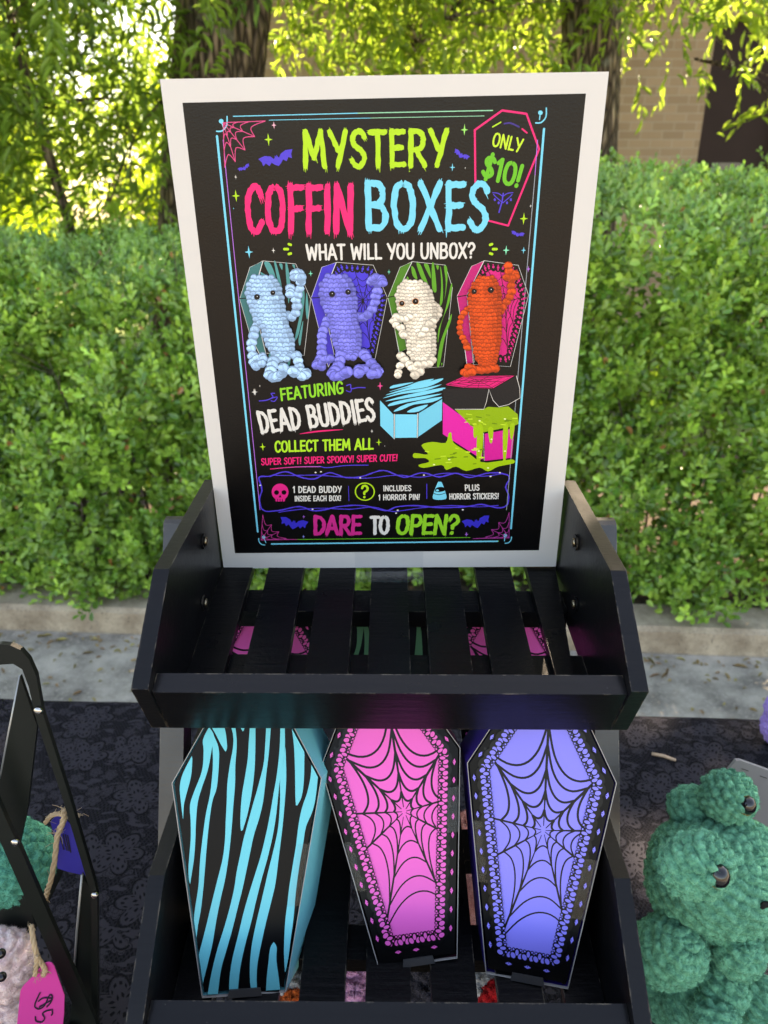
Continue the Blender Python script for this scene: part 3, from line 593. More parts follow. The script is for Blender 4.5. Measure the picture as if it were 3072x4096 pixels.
pd = (-.4229, -.9062); pn = (.9062, -.4229)
for sx in (-1, 1):
    bm = bmesh.new(); a, b_ = (HW + T_ + .0004, HW + T_ + .0180) if sx > 0 else (-HW - T_ - .0180, -HW - T_ - .0004); prof = []
    for k, t2 in ((.004, 0), (.0005, .003), (-.002, .008), (-.002, .014), (.0005, .019), (.004, .022), (.5135, .022), (.5165, 0)):
        prof.append(rk(.4968 + pd[0] * k + pn[0] * t2, -.2115 + pd[1] * k + pn[1] * t2))
    zmin = rk(0, -.68)[1]; prof = [(p, max(q, zmin + .0005)) for p, q in prof]
    add_prism(bm, prof, a, b_, lambda p, q, s: Vector((s, p, q))); bm_obj('front_post', bm, wood_post, rack, bevel=.0015)
    bm = bmesh.new(); a, b_ = (HW - .018, HW - .001) if sx > 0 else (-HW + .001, -HW + .018)
    add_prism(bm, [rk(.532, -.305), rk(.552, -.305), rk(.74, -.6795), rk(.718, -.6795)], a, b_, lambda p, q, s: Vector((s, p, q))); bm_obj('rear_leg', bm, wood, rack, bevel=.0015)

# ------------------------------------------------------------------ poster board
def rot3(rx, ry, rz): return Matrix.Rotation(R(rz), 4, 'Z') @ Matrix.Rotation(R(rx), 4, 'X') @ Matrix.Rotation(R(ry), 4, 'Y')
PW, PH = .2794, .3556
PM = Matrix.Translation((.0043, .5436, CAM_H - .2757)) @ rot3(3.97, -.72, -.63)
poster = thing('poster_board', 'tall white bordered poster advertising mystery coffin boxes standing in the top tray', 'poster', M=PM)
bm = bmesh.new(); add_box(bm, (-PW / 2, 0, 0), (PW / 2, .005, PH)); bm_obj('board', bm, mat_plain('white_card', (.61, .58, .54), .45, .4, var=.03, nscale=30, bmp=.08, bdist=.0003), poster, bevel=.0006)
PL = Plane(PM)
# ------------------------------------------------------------------ the poster's print
cv = Canvas()
K = lin('#060607'); LIME = lin('#a6d22c'); HOT = lin('#f0236f'); SKY = lin('#5fc9e0'); WHT = lin('#d6d2ca'); VIO = lin('#4a39c4'); GRN = lin('#58b52c'); PNK = lin('#e0187f'); LIL = lin('#b06ad0')
full = crop(PL, 0, 0, 1)
cA = crop(PL, 840, 440, .8439); cB = crop(PL, 800, 960, .9042); cD = crop(PL, 940, 1020, .37372); cE = crop(PL, 1520, 1020, .37372); cF = crop(PL, 980, 1480, .6751); cG = crop(PL, 980, 1860, .6751)
def px(tr, pts): return [tr(*p) for p in pts]
def sc(tr, x, y): a, b = tr(x, y), tr(x + 10, y); return math.hypot(a[0] - b[0], a[1] - b[1]) / 10
def pl(tr, pts, col, sm=0): cv.poly(px(tr, spline(pts, sm, True) if sm else pts), col)
def ln(tr, pts, w, col, sm=0, **kw): cv.line(px(tr, pts), w * sc(tr, *pts[0]), col, smooth=sm, **kw)
def el(tr, x, y, a, b, col, rot=0, n=12):
    pl(tr, [(x + a * math.cos(t) * math.cos(rot) - b * math.sin(t) * math.sin(rot), y + a * math.cos(t) * math.sin(rot) + b * math.sin(t) * math.cos(rot)) for t in [2 * PI * i / n for i in range(n)]], col)
def txt(tr, s, a, b, top, col, **kw): letter(cv, s, tr(*a), tr(*b), tr(*top), col, **kw)
def star(tr, x, y, r, col): cv.star(tr(x, y), r * sc(tr, x, y), col)
def bat(tr, x, y, s, rot, col):
    half = [(0, -.18), (.05, -.3), (.1, -.16), (.16, -.12), (.3, -.3), (.62, -.42), (1, -.36), (.86, -.12), (.84, .12), (.66, .0), (.5, .2), (.34, .05), (.17, .22), (.0, .34)]
    pts = half + [(-p, q) for p, q in half[-2:0:-1]]; c, q_ = math.cos(rot), math.sin(rot)
    pl(tr, [(x + s * (p * c - q * q_), y + s * (p * q_ + q * c)) for p, q in pts], col)
cv.group(0); pl(full, [(729.6, 411), (2344, 374), (2155.7, 2201), (940, 2213)], K)
# frame lines
cv.group()
ln(cA, [(110, 30), (700, 15), (1340, 2)], 4, SKY, col2=LIME); ln(cA, [(280, 48), (760, 38), (1300, 28)], 2.5, SKY, col2=LIME)
ln(full, [(868, 545), (1031, 2127)], 9, SKY); ln(full, [(2176, 516), (2044, 2114)], 9, SKY); ln(full, [(1086, 2176), (1992, 2165)], 6, SKY, col2=GRN)
ln(full, [(893, 560), (905, 700), (1040, 2040)], 3, LIL); ln(full, [(2150, 560), (2140, 700), (2026, 2040)], 3, LIL, col2=GRN); ln(full, [(1180, 2158), (1880, 2150)], 2.5, GRN)
for tr, x, y, a in ((cA, 57, 65, -2.2), (cA, 1570, 25, -.8), (cG, 115, 440, 2.4), (cG, 1545, 430, .8)):
    el(tr, x - 4, y - 12, 11, 11, SKY); ln(tr, [(x - 4, y - 12), (x + 12 * math.cos(a) * -1, y + 20)], 5, SKY)
    ln(tr, [(x + 34 * math.cos(a + t), y + 34 * math.sin(a + t)) for t in (-.9, -.45, 0, .45, .9)] if tr is cG else [(x - 26, y + 36), (x, y + 34), (x + 22, y + 8), (x + 24, y - 34)], 6, SKY, 3)
def web(tr, o, dirs, ks, col, w=3):
    for d in dirs: ln(tr, [o, (o[0] + d[0], o[1] + d[1])], w, col)
    for k in ks:
        for d, e in zip(dirs, dirs[1:]):
            a = (o[0] + d[0] * k, o[1] + d[1] * k); b = (o[0] + e[0] * k, o[1] + e[1] * k); m = (o[0] + (d[0] + e[0]) * .5 * k * .76, o[1] + (d[1] + e[1]) * .5 * k * .76); ln(tr, [a, m, b], w, col, 4)
web(cA, (62, 60), [(200, -8), (150, 66), (104, 130), (58, 185), (8, 212)], (.35, .62, 1), lin('#e0467f'), 3.4)
web(cG, (95, 445), [(10, -150), (62, -92), (106, -50), (150, -10), (215, -4)], (.36, .64, 1), lin('#c23a86'), 3)
web(cG, (1565, 432), [(0, -150), (-62, -92), (-106, -50), (-140, -6), (-215, 4)], (.36, .64, 1), lin('#b03a90'), 3)
# titles
cv.group(); txt(cA, 'MYSTERY', (447, 268), (1118, 262), (437, 104), LIME, th=.165, gap=.16, brush=1)
cv.group(); txt(cA, 'COFFIN', (178, 575), (672, 575), (170, 362), HOT, th=.145, gap=.16, brush=1)
cv.group(); txt(cA, 'BOXES', (742, 562), (1312, 566), (735, 345), SKY, th=.145, gap=.15, brush=1)
cv.group(); ln(cA, [(1258, 350), (1255, 95)], 9, HOT); ln(cA, [(1255, 95), (1385, 2)], 9, HOT); ln(cA, [(1385, 2), (1500, 18)], 9, HOT); ln(cA, [(1500, 18), (1560, 185)], 9, HOT); ln(cA, [(1560, 185), (1413, 548)], 9, HOT); ln(cA, [(1413, 548), (1318, 524)], 8, HOT)
txt(cA, 'ONLY', (1336, 168), (1470, 200), (1350, 108), lin('#b9dc3a'), th=.16, gap=.12); txt(cA, '$10!', (1288, 312), (1462, 366), (1310, 212), GRN, th=.2, gap=.1)
cv.group(); ln(cA, [(1370, 485), (1385, 430), (1390, 395)], 6, VIO); 
for s in (-1, 1): ln(cA, [(1388, 440), (1388 + s * 30, 415), (1388 + s * 44, 400)], 4, VIO, 3); ln(cA, [(1388, 410), (1388 + s * 22, 395), (1388 + s * 48, 392)], 4, VIO, 3); el(cA, 1388 + s * 38, 425, 5, 7, VIO); el(cA, 1388 + s * 20, 440, 5, 7, VIO)
ln(cA, [(1340, 80), (1378, 58)], 6, LIME); ln(cA, [(1395, 65), (1425, 62), (1465, 80)], 7, lin('#3a2a80'), 3); ln(cA, [(1480, 90), (1502, 108)], 7, HOT)
bat(cA, 318, 238, 84, -.28, VIO); bat(cA, 162, 276, 30, -.45, VIO); bat(cA, 1190, 215, 40, .5, VIO); bat(cA, 1458, 590, 32, .2, VIO)
for x, y, r, c in ((277, 140, 27, LIME), (303, 72, 16, lin('#f0b0c0')), (1206, 94, 24, lin('#8fdc6a')), (1149, 272, 18, SKY), (123, 407, 27, LIME), (1487, 515, 27, LIME), (112, 467, 5, SKY), (1520, 455, 8, WHT), (122, 318, 10, WHT), (945, 290, 6, LIME), (1210, 275, 5, WHT)): star(cA, x, y, r, c)
cv.group(); txt(cB, 'WHAT WILL YOU UNBOX?', (474, 86), (1214, 78), (470, 22), WHT, th=.17, gap=.12, brush=.5)
for s, x in ((-1, 420), (1, 1265)):
    for a, l in ((-.55, 42), (0, 62), (.55, 42)):
        ln(cB, [(x + s * -18 + s * 0, 40), (x + s * l * .5 * math.cos(a), 40 + l * .62 * math.sin(a) * 1.4), (x + s * l * .75 * math.cos(a), 40 + l * math.sin(a))][1:], 11, LIME)
for x, y, r, c in ((217, 53, 26, SKY), (325, 46, 12, WHT), (1354, 45, 21, lin('#74dcb0')), (1431, 45, 15, SKY), (490, 148, 14, lin('#60d0b0')), (836, 141, 11, lin('#60d0b0')), (1452, 128, 14, LIL), (240, 672, 16, WHT), (797, 645, 19, lin('#f04a90')), (265, 645, 6, WHT)): star(cB, x, y, r, c)
# coffins and crocheted figures printed on the poster
TEAL = lin('#3f8f8e'); DP = lin('#4136c8'); GR2 = lin('#4f9a2a'); MG = lin('#d81f78')
def outline(tr, pts, w=4, col=lin('#d0d0cc')): ln(tr, pts + [pts[0]], w, col)
def coffin(tr, side, front, col, dark, zebra=None, lace=False, split=None):
    cv.group(1); pl(tr, side, dark); pl(tr, front, K); outline(tr, side); outline(tr, front)
    if split: ln(tr, split, 10, K)
    if zebra:
        for z in zebra: pl(tr, z, col, 4)
    if lace:
        cx = sum(p[0] for p in front) / len(front); cy = sum(p[1] for p in front) / len(front); inn = [(cx + (p[0] - cx) * .80, cy + (p[1] - cy) * .84) for p in front]
        pl(tr, inn, col); n = len(inn)
        wc = (cx + 90, cy - 60)
        for i in range(n):
            a, b = inn[i], inn[(i + 1) % n]; l = math.hypot(a[0] - b[0], a[1] - b[1]); m = max(2, int(l / 46)); ln(tr, [wc, a], 7, K); ln(tr, [wc, ((a[0] + b[0]) / 2, (a[1] + b[1]) / 2)], 7, K)
            for k_ in (.3, .55, .8):
                mid = ((a[0] + b[0]) / 2, (a[1] + b[1]) / 2)
                for u, v_ in ((a, mid), (mid, b)):
                    q = lambda p, f: (wc[0] + (p[0] - wc[0]) * f, wc[1] + (p[1] - wc[1]) * f); ln(tr, [q(u, k_), q(((u[0] + v_[0]) / 2, (u[1] + v_[1]) / 2), k_ * .82), q(v_, k_)], 6, K, 3)
            for j in range(m):
                t = (j + .5) / m; x, y = a[0] + (b[0] - a[0]) * t, a[1] + (b[1] - a[1]) * t; ox, oy = (x - cx), (y - cy); d = math.hypot(ox, oy); ox, oy = ox / d, oy / d
                el(tr, x, y, 27, 24, K); el(tr, x + ox * 24, y + oy * 24, 13, 15, col); 
                if j % 2 == 0: el(tr, x, y, 9, 9, col)
                el(tr, x + ox * 48, y + oy * 48, 7, 7, col)
coffin(cD, [(50, 470), (160, 130), (300, 62), (180, 465), (330, 1055), (262, 1060), (160, 850)], [(300, 62), (650, 95), (810, 470), (740, 1075), (330, 1050), (190, 470)], TEAL, lin('#2f6f70'),
    [[(312, 85), (372, 85), (425, 200), (432, 262), (385, 235)], [(420, 90), (442, 90), (500, 330), (478, 360)], [(472, 95), (506, 97), (504, 160)], [(540, 100), (560, 102), (592, 300), (575, 520), (555, 330)], [(612, 105), (640, 107), (640, 150)], [(720, 330), (745, 420), (730, 600), (680, 850), (640, 900), (700, 600)], [(768, 400), (790, 600), (772, 690), (755, 560)], [(270, 180), (350, 230), (300, 230)], [(680, 900), (730, 700), (700, 960)], [(360, 1080), (390, 1000), (380, 1090)], [(560, 1180), (600, 1000), (590, 1160)]], split=[(48, 466), (190, 458)])
coffin(cD, [(815, 460), (930, 130), (1085, 78), (930, 460), (1060, 1060), (1000, 1200), (900, 800)], [(1085, 78), (1480, 108), (1630, 455), (1500, 1110), (1060, 1060), (940, 460)], DP, lin('#3a30b8'), lace=True, split=[(813, 460), (930, 455)])
coffin(cE, [(85, 455), (215, 130), (345, 70), (165, 435), (290, 1000), (205, 1045), (140, 700)], [(345, 70), (700, 108), (775, 350), (680, 1195), (480, 1210), (290, 1000), (170, 440)], GR2, lin('#3f7a24'),
    [[(335, 120), (370, 150), (400, 260), (350, 220)], [(390, 90), (430, 100), (480, 220), (520, 330), (470, 280), (440, 240)], [(470, 98), (520, 110), (548, 250), (510, 190)], [(555, 105), (580, 110), (605, 380), (560, 360)], [(600, 112), (630, 115), (618, 160)], [(645, 118), (670, 260), (672, 480), (640, 540), (655, 330)], [(685, 125), (715, 130), (722, 260), (690, 480), (705, 300)], [(760, 315), (772, 360), (740, 520), (660, 720), (620, 940), (625, 800), (690, 620)], [(765, 630), (755, 720), (690, 900), (640, 1170), (610, 1180), (640, 960), (710, 760)], [(655, 1160), (668, 1155), (660, 1185)], [(290, 230), (310, 260), (280, 290)], [(610, 550), (660, 590), (640, 610)]], split=[(80, 455), (170, 437)])
coffin(cE, [(825, 440), (980, 120), (1115, 60), (930, 430), (1010, 1150), (930, 1170), (880, 800)], [(1115, 60), (1480, 110), (1590, 430), (1395, 1195), (1000, 1170), (930, 430)], MG, lin('#c01c6c'), lace=True, split=[(815, 450), (930, 430)])
def shade(c, f): return tuple(min(1, x * f) for x in c)
drng = random.Random(5)
def bobble(tr, x, y, a, b, col, rot=0):
    v = drng.uniform(.8, 1.12); el(tr, x + 1, y + 4, a * 1.08, b * 1.12, shade(col, .5), rot, 9)
    for s in (-1, 1):
        w = v * drng.uniform(.9, 1.1); r2 = rot + s * drng.uniform(.45, .75); ox = s * a * .34
        el(tr, x + ox, y, a * .80, b * .60, shade(col, w * .84), r2, 9); el(tr, x + ox - a * .06, y - b * .14, a * .62, b * .34, shade(col, w * 1.1), r2, 8)
        for q in (-.3, .25): cv.line(px(tr, [(x + ox + a * q, y - b * .35), (x + ox + a * (q + .16 * s), y + b * .35)]), 2.2 * sc(tr, x, y), shade(col, w * drng.choice((.66, 1.2))), caps=False)
def doll(tr, col, rows, limbs, eyes, size=36, ring_=None):
    cv.group(420)
    for c, r in limbs[0]:
        q = spline(c, 3)
        for p in q[::2] + [q[-1]]: bobble(tr, p[0] + drng.uniform(-6, 6), p[1] + drng.uniform(-6, 6), r * drng.uniform(1, 1.25), r * drng.uniform(.9, 1.1), col, drng.uniform(-.6, .6))
    rr = []
    for (y, l, r), (y2, l2, r2) in zip(rows, rows[1:]):
        for t in (0, .5): rr.append((y + (y2 - y) * t, l + (l2 - l) * t, r + (r2 - r) * t))
    rr.append(rows[-1]); pl(tr, [(l + 8, y) for y, l, r in rows] + [(r - 8, y) for y, l, r in rows[::-1]], shade(col, .45))
    for i, (y, l, r) in enumerate(rr):
        n = max(2, int((r - l) / (size * 1.2))); 
        for j in range(n):
            t = (j + (.5 if i % 2 else .35)) / n; x = l + (r - l) * min(t, 1); edge = 1 - .35 * abs(2 * t - 1); bobble(tr, x + drng.uniform(-4, 4), y + 14 * math.sin(t * PI) - 8 + drng.uniform(-4, 4), size * 1.0 * edge, size * .80, shade(col, 1.04 - .38 * abs(2 * t - .85) ** 2), drng.uniform(-.25, .25))
    for c, r in limbs[1]:
        q = spline(c, 3)
        for p in q[::2] + [q[-1]]: bobble(tr, p[0] + drng.uniform(-5, 5), p[1] + drng.uniform(-5, 5), r * drng.uniform(1, 1.2), r * drng.uniform(.9, 1.05), col, drng.uniform(-.6, .6))
    for x, y, r in eyes:
        if ring_: el(tr, x, y, r * 1.12, r * 1.12, ring_)
        el(tr, x, y, r, r, (.004, .004, .005)); el(tr, x + r * .1, y - r * .15, r * .14, r * .14, (.8, .8, .8))
doll(cD, lin('#a4cdf4'), [(240, 185, 425), (320, 130, 490), (410, 120, 520), (500, 140, 535), (590, 175, 555), (680, 205, 560), (760, 285, 590), (850, 300, 630), (950, 335, 650), (1040, 395, 640), (1095, 470, 600)],
    ([([(245, 740), (200, 830), (185, 930), (182, 1030), (200, 1130), (225, 1180)], 46), ([(240, 1090), (310, 1080), (290, 1150)], 40), ([(560, 640), (640, 640), (660, 540), (660, 440), (690, 350), (705, 260)], 46), ([(690, 190), (650, 190), (640, 230), (720, 230)], 44), ([(590, 350), (590, 410)], 42)],
     [([(420, 1110), (400, 1190), (370, 1270), (440, 1290), (510, 1250), (530, 1200)], 54), ([(660, 1070), (690, 1150), (710, 1230), (770, 1250), (720, 1280), (620, 1230)], 50)]), [(243, 440, 31), (412, 396, 27)], 44)
doll(cD, lin('#7a7de6'), [(225, 970, 1215), (320, 910, 1280), (420, 905, 1305), (510, 925, 1320), (600, 965, 1310), (690, 1025, 1310), (770, 1020, 1340), (860, 1035, 1360), (950, 1055, 1360), (1030, 1090, 1335), (1080, 1190, 1300)],
    ([([(1000, 690), (950, 770), (930, 860), (930, 950), (930, 1040), (900, 1120), (870, 1170)], 46), ([(930, 1190), (940, 1120), (1020, 1100)], 42), ([(1320, 660), (1400, 640), (1470, 570), (1500, 470), (1520, 370), (1520, 280)], 46), ([(1450, 280), (1480, 240), (1560, 240), (1580, 290)], 42)],
     [([(1130, 1060), (1120, 1140), (1070, 1220), (1050, 1270), (1130, 1270), (1210, 1230)], 54), ([(1380, 1040), (1430, 1110), (1500, 1190), (1530, 1240), (1460, 1250), (1340, 1200), (1330, 1240)], 52)]), [(1042, 410, 33), (1213, 388, 30)], 44)
doll(cE, lin('#efe2ce'), [(285, 250, 465), (350, 190, 540), (430, 165, 570), (500, 175, 590), (570, 190, 610), (640, 215, 620), (720, 265, 600), (800, 285, 590), (880, 280, 600), (960, 290, 605), (1040, 295, 600), (1095, 335, 560)],
    ([([(570, 530), (620, 560), (620, 640), (570, 690)], 36)],
     [([(310, 650), (240, 680), (170, 650), (150, 720), (220, 770), (250, 840)], 40), ([(570, 690), (500, 750), (440, 840)], 38), ([(230, 1070), (290, 1130), (350, 1190), (440, 1220), (370, 1260)], 44), ([(560, 1110), (500, 1150), (400, 1150)], 40), ([(210, 1170), (190, 1270)], 38)]), [(233, 508, 27), (378, 487, 31)], 38, lin('#d8823a'))
doll(cE, lin('#dd4c1c'), [(240, 1050, 1225), (310, 985, 1275), (390, 950, 1300), (470, 940, 1305), (550, 945, 1300), (630, 955, 1300), (710, 960, 1300), (790, 970, 1300), (870, 975, 1300), (950, 990, 1290), (1030, 1000, 1270), (1100, 1025, 1255), (1150, 1050, 1240)],
    ([([(930, 580), (880, 640), (850, 720), (850, 800), (880, 870), (920, 940), (930, 980)], 32), ([(1290, 590), (1330, 520), (1390, 440), (1405, 350), (1400, 260), (1380, 190), (1370, 110)], 40), ([(1440, 190), (1450, 240), (1350, 230)], 34)],
     [([(1230, 1200), (1160, 1200), (1090, 1210), (1010, 1200), (940, 1180), (900, 1260), (980, 1230)], 40)]), [(1002, 380, 28), (1180, 365, 34)], 36)
# lower texts
cv.group(); txt(cF, 'FEATURING', (215, 180), (582, 136), (207, 112), lin('#7cc832'), th=.17, gap=.14)
ln(cF, [(85, 183), (130, 178), (165, 160), (155, 140), (175, 138)], 6, VIO, 5); ln(cF, [(155, 168), (190, 160), (175, 185), (155, 182)], 5, VIO, 5); ln(cF, [(712, 105), (670, 104), (630, 110), (625, 86), (602, 92)], 6, VIO, 5); ln(cF, [(630, 112), (625, 130), (600, 122)], 5, VIO, 5)
cv.group(); txt(cF, 'DEAD BUDDIES', (97, 372), (772, 294), (70, 250), WHT, th=.155, gap=.14, brush=.9)
ln(cF, [(325, 378), (440, 362), (580, 352)], 7, HOT, 4, taper=lambda t: .3 + math.sin(t * PI))
cv.group(); txt(cF, 'COLLECT THEM ALL', (180, 485), (758, 468), (177, 424), lin('#a0d534'), th=.18, gap=.12); txt(cF, 'SUPER SOFT! SUPER SPOOKY! SUPER CUTE!', (98, 562), (902, 537), (96, 525), HOT, th=.17, gap=.13)
ln(cF, [(150, 586), (300, 574), (450, 572)], 5, HOT, 4, col2=LIL); ln(cF, [(450, 572), (490, 578), (600, 565), (730, 563)], 5, VIO, 4)
for x, y, r, c in ((105, 455, 26, LIME), (793, 428, 24, LIME), (752, 362, 12, WHT), (60, 130, 22, WHT), (828, 450, 5, WHT)): star(cF, x, y, r, c)
# zebra box and slime box
cv.group(); pl(cF, [(860, 88), (1160, 45), (1172, 165), (1030, 252), (885, 258), (798, 168)], K); CY = lin('#63cbe4')
for z in ([(880, 90), (1000, 72), (930, 95), (860, 110)], [(1030, 68), (1120, 52), (1060, 80), (940, 108), (850, 130), (960, 95)], [(1150, 52), (1165, 62), (1080, 100), (960, 120), (830, 150), (940, 112)], [(1167, 85), (1060, 125), (930, 142), (815, 168), (930, 130), (1060, 108)], [(1168, 105), (1168, 120), (1050, 150), (900, 175), (830, 185), (950, 150)], [(1168, 140), (1060, 172), (960, 190), (850, 215), (880, 190), (1040, 158)], [(1165, 158), (1110, 190), (1000, 205), (930, 235), (880, 245), (960, 200)], [(1085, 205), (1030, 245), (960, 250), (1000, 225)]): pl(cF, z, CY, 3)
pl(cF, [(800, 180), (880, 265), (880, 406), (802, 330)], shade(CY, .95)); pl(cF, [(890, 263), (1020, 263), (1017, 400), (889, 402)], CY); pl(cF, [(1030, 256), (1168, 172), (1166, 298), (1026, 396)], shade(CY, .88)); ln(cF, [(885, 262), (884, 408)], 5, WHT); ln(cF, [(1024, 258), (1021, 400)], 5, WHT)
cv.group(); pl(cF, [(1172, 190), (1405, 362), (1412, 535), (1172, 380)], lin('#e0219a')); pl(cF, [(1420, 378), (1597, 345), (1580, 520), (1420, 538)], lin('#d01a8a')); ln(cF, [(1172, 185), (1408, 360)], 6, (.01, .01, .01)); ln(cF, [(1408, 362), (1412, 538)], 12, (.01, .01, .01)); ln(cF, [(1413, 375), (1417, 536)], 2, WHT)
pl(cF, [(1185, 88), (1300, 36), (1600, 32), (1470, 108), (1300, 104)], lin('#e01d70'))
for a in ((1185, 88), (1240, 62), (1300, 36), (1450, 33), (1600, 32), (1540, 70), (1470, 108), (1380, 106), (1300, 104)): ln(cF, [(1390, 66), a], 2.5, K)
for k_ in (.35, .65, .9): ln(cF, [(1390 + (a[0] - 1390) * k_, 66 + (a[1] - 66) * k_) for a in ((1185, 88), (1240, 62), (1300, 36), (1450, 33), (1600, 32), (1540, 70), (1470, 108), (1380, 106), (1300, 104), (1185, 88))], 2.5, K)
SL = lin('#93b81c'); SH = lin('#b9d83a'); SD = lin('#5f7f10')
pl(cF, [(1245, 235), (1330, 236), (1415, 232), (1440, 218), (1500, 222), (1560, 215), (1615, 262), (1622, 318), (1596, 330), (1400, 372), (1340, 330)], shade(SL, .8))
pl(cF, [(1005, 492), (1085, 500), (1045, 446), (1110, 426), (1188, 432), (1205, 380), (1222, 372), (1235, 430), (1310, 480), (1400, 545), (1500, 540), (1585, 530), (1592, 552), (1500, 572), (1440, 600), (1390, 578), (1310, 598), (1250, 572), (1192, 592), (1165, 562), (1060, 580), (1028, 562), (1090, 545), (1068, 522), (1000, 520)], SL, 3)
for d in ([(1355, 320), (1378, 325), (1372, 395), (1355, 395)], [(1380, 330), (1412, 350), (1400, 520), (1372, 530)], [(1440, 345), (1470, 345), (1465, 425), (1450, 425)], [(1530, 335), (1560, 332), (1545, 530), (1530, 535)], [(1570, 325), (1598, 320), (1585, 405), (1572, 400)]): pl(cF, d, SL, 3)
for i in range(34):
    x, y = drng.uniform(1060, 1400), drng.uniform(455, 560)
    if i > 18: x, y = drng.uniform(1300, 1590), drng.uniform(260, 325)
    ln(cF, [(x, y), (x + drng.uniform(10, 34), y + drng.uniform(-4, 6))], drng.uniform(4, 9), SH if i % 2 else SD)
for x, y in ((1390, 300), (1540, 290), (1460, 410), (1540, 480), (1210, 530), (1120, 560), (1440, 580), (1385, 480)): el(cF, x, y, 7, 4, lin('#e6f0a0'))
FL = [(1172, 112), (1180, 190), (1245, 232), (1415, 232), (1430, 190), (1445, 115), (1470, 180), (1505, 218), (1560, 205), (1630, 165), (1628, 110), (1608, 35)]
pl(cF, [(1172, 112), (1300, 108), (1470, 112), (1608, 35), (1628, 110), (1630, 160), (1560, 205), (1505, 216), (1470, 180), (1445, 115), (1430, 190), (1413, 230), (1245, 230), (1180, 190)], lin('#1a1a1c')); ln(cF, FL[2:], 3, WHT)
# information strip
cv.group(); ln(cG, [(85, 95), (88, 70), (150, 66), (240, 40), (330, 72), (410, 82), (500, 46), (600, 74), (700, 66), (820, 32), (940, 72), (1050, 46), (1150, 70), (1250, 48), (1330, 74), (1450, 46), (1555, 58), (1562, 95)], 8, VIO, 5, jag=.35)
ln(cG, [(160, 60), (260, 62), (420, 60), (560, 70), (720, 78), (900, 60), (1040, 72), (1200, 48), (1400, 66), (1520, 52)], 5, VIO, 5, jag=.4)
ln(cG, [(88, 95), (100, 150), (86, 200), (108, 268), (200, 270), (320, 246), (420, 272), (560, 246), (700, 240), (830, 270), (900, 248), (1000, 240), (1150, 252), (1300, 248), (1400, 234), (1500, 254), (1552, 236), (1562, 180), (1545, 130), (1562, 92)], 8, VIO, 5, jag=.35)
ln(cG, [(200, 280), (330, 262), (460, 256), (620, 262), (760, 250), (880, 275), (1040, 254), (1220, 240), (1380, 248), (1500, 240)], 5, VIO, 5, jag=.4)
for x, y in ((418, 44), (450, 40), (683, 76), (905, 268), (895, 285), (1455, 68), (90, 120), (1060, 60), (400, 262), (1290, 265), (1510, 45)): el(cG, x, y, 6, 4, WHT)
cv.group(); el(cG, 208, 160, 50, 50, lin('#e2267c'), n=24); pl(cG, [(178, 190), (238, 190), (236, 216), (182, 216)], lin('#e2267c')); el(cG, 187, 163, 15, 14, K); el(cG, 231, 162, 15, 14, K); pl(cG, [(208, 176), (217, 192), (199, 192)], K)
for x in (194, 208, 222): ln(cG, [(x, 203), (x, 220)], 4, K)
cv.group(); cv.ring(cG(710, 158), 56 * sc(cG, 710, 158), 7 * sc(cG, 710, 158), LIME, 40); txt(cG, '?', (690, 194), (730, 194), (690, 122), LIME, th=.17)
cv.group(); pl(cG, [(1155, 100), (1168, 108), (1194, 185), (1180, 204), (1130, 205), (1112, 188), (1140, 108)], SKY, 3); ln(cG, [(1118, 168), (1150, 176), (1188, 166)], 4, K, 4); pl(cG, [(1130, 140), (1150, 130), (1180, 134), (1183, 152), (1150, 160), (1126, 156)], K, 3); el(cG, 1140, 150, 9, 6, SKY)
ln(cG, [(613, 125), (616, 212)], 3, VIO); ln(cG, [(1077, 112), (1077, 200)], 4, VIO)
cv.group()
for s, a, b, t in (('1 DEAD BUDDY', (286, 164), (570, 162), (285, 128)), ('INSIDE EACH BOX!', (296, 214), (568, 211), (295, 184)), ('INCLUDES', (821, 154), (984, 152), (820, 123)), ('1 HORROR PIN!', (792, 207), (1034, 204), (792, 176)), ('PLUS', (1304, 151), (1388, 149), (1303, 118)), ('HORROR STICKERS!', (1212, 202), (1502, 199), (1211, 170))): txt(cG, s, a, b, t, WHT, th=.17, gap=.14)
cv.group(); txt(cG, 'DARE', (410, 410), (684, 408), (410, 305), lin('#d12a80'), th=.19, gap=.1, brush=.9)
cv.group(); txt(cG, 'TO', (748, 406), (850, 404), (748, 308), WHT, th=.19, gap=.08, brush=.7)
cv.group(); txt(cG, 'OPEN?', (897, 406), (1258, 406), (906, 300), lin('#84c832'), th=.19, gap=.1, brush=.9)
bat(cG, 288, 352, 84, .18, lin('#2f2cb8')); bat(cG, 1372, 345, 84, -.2, lin('#2f2cb8')); star(cG, 348, 306, 12, LIL); star(cG, 347, 424, 13, lin('#8a90e0')); star(cG, 1312, 410, 17, LIL)
paper = mat_print('poster_print', .30, .25, 700, .30)
cv.build('print', paper, poster)
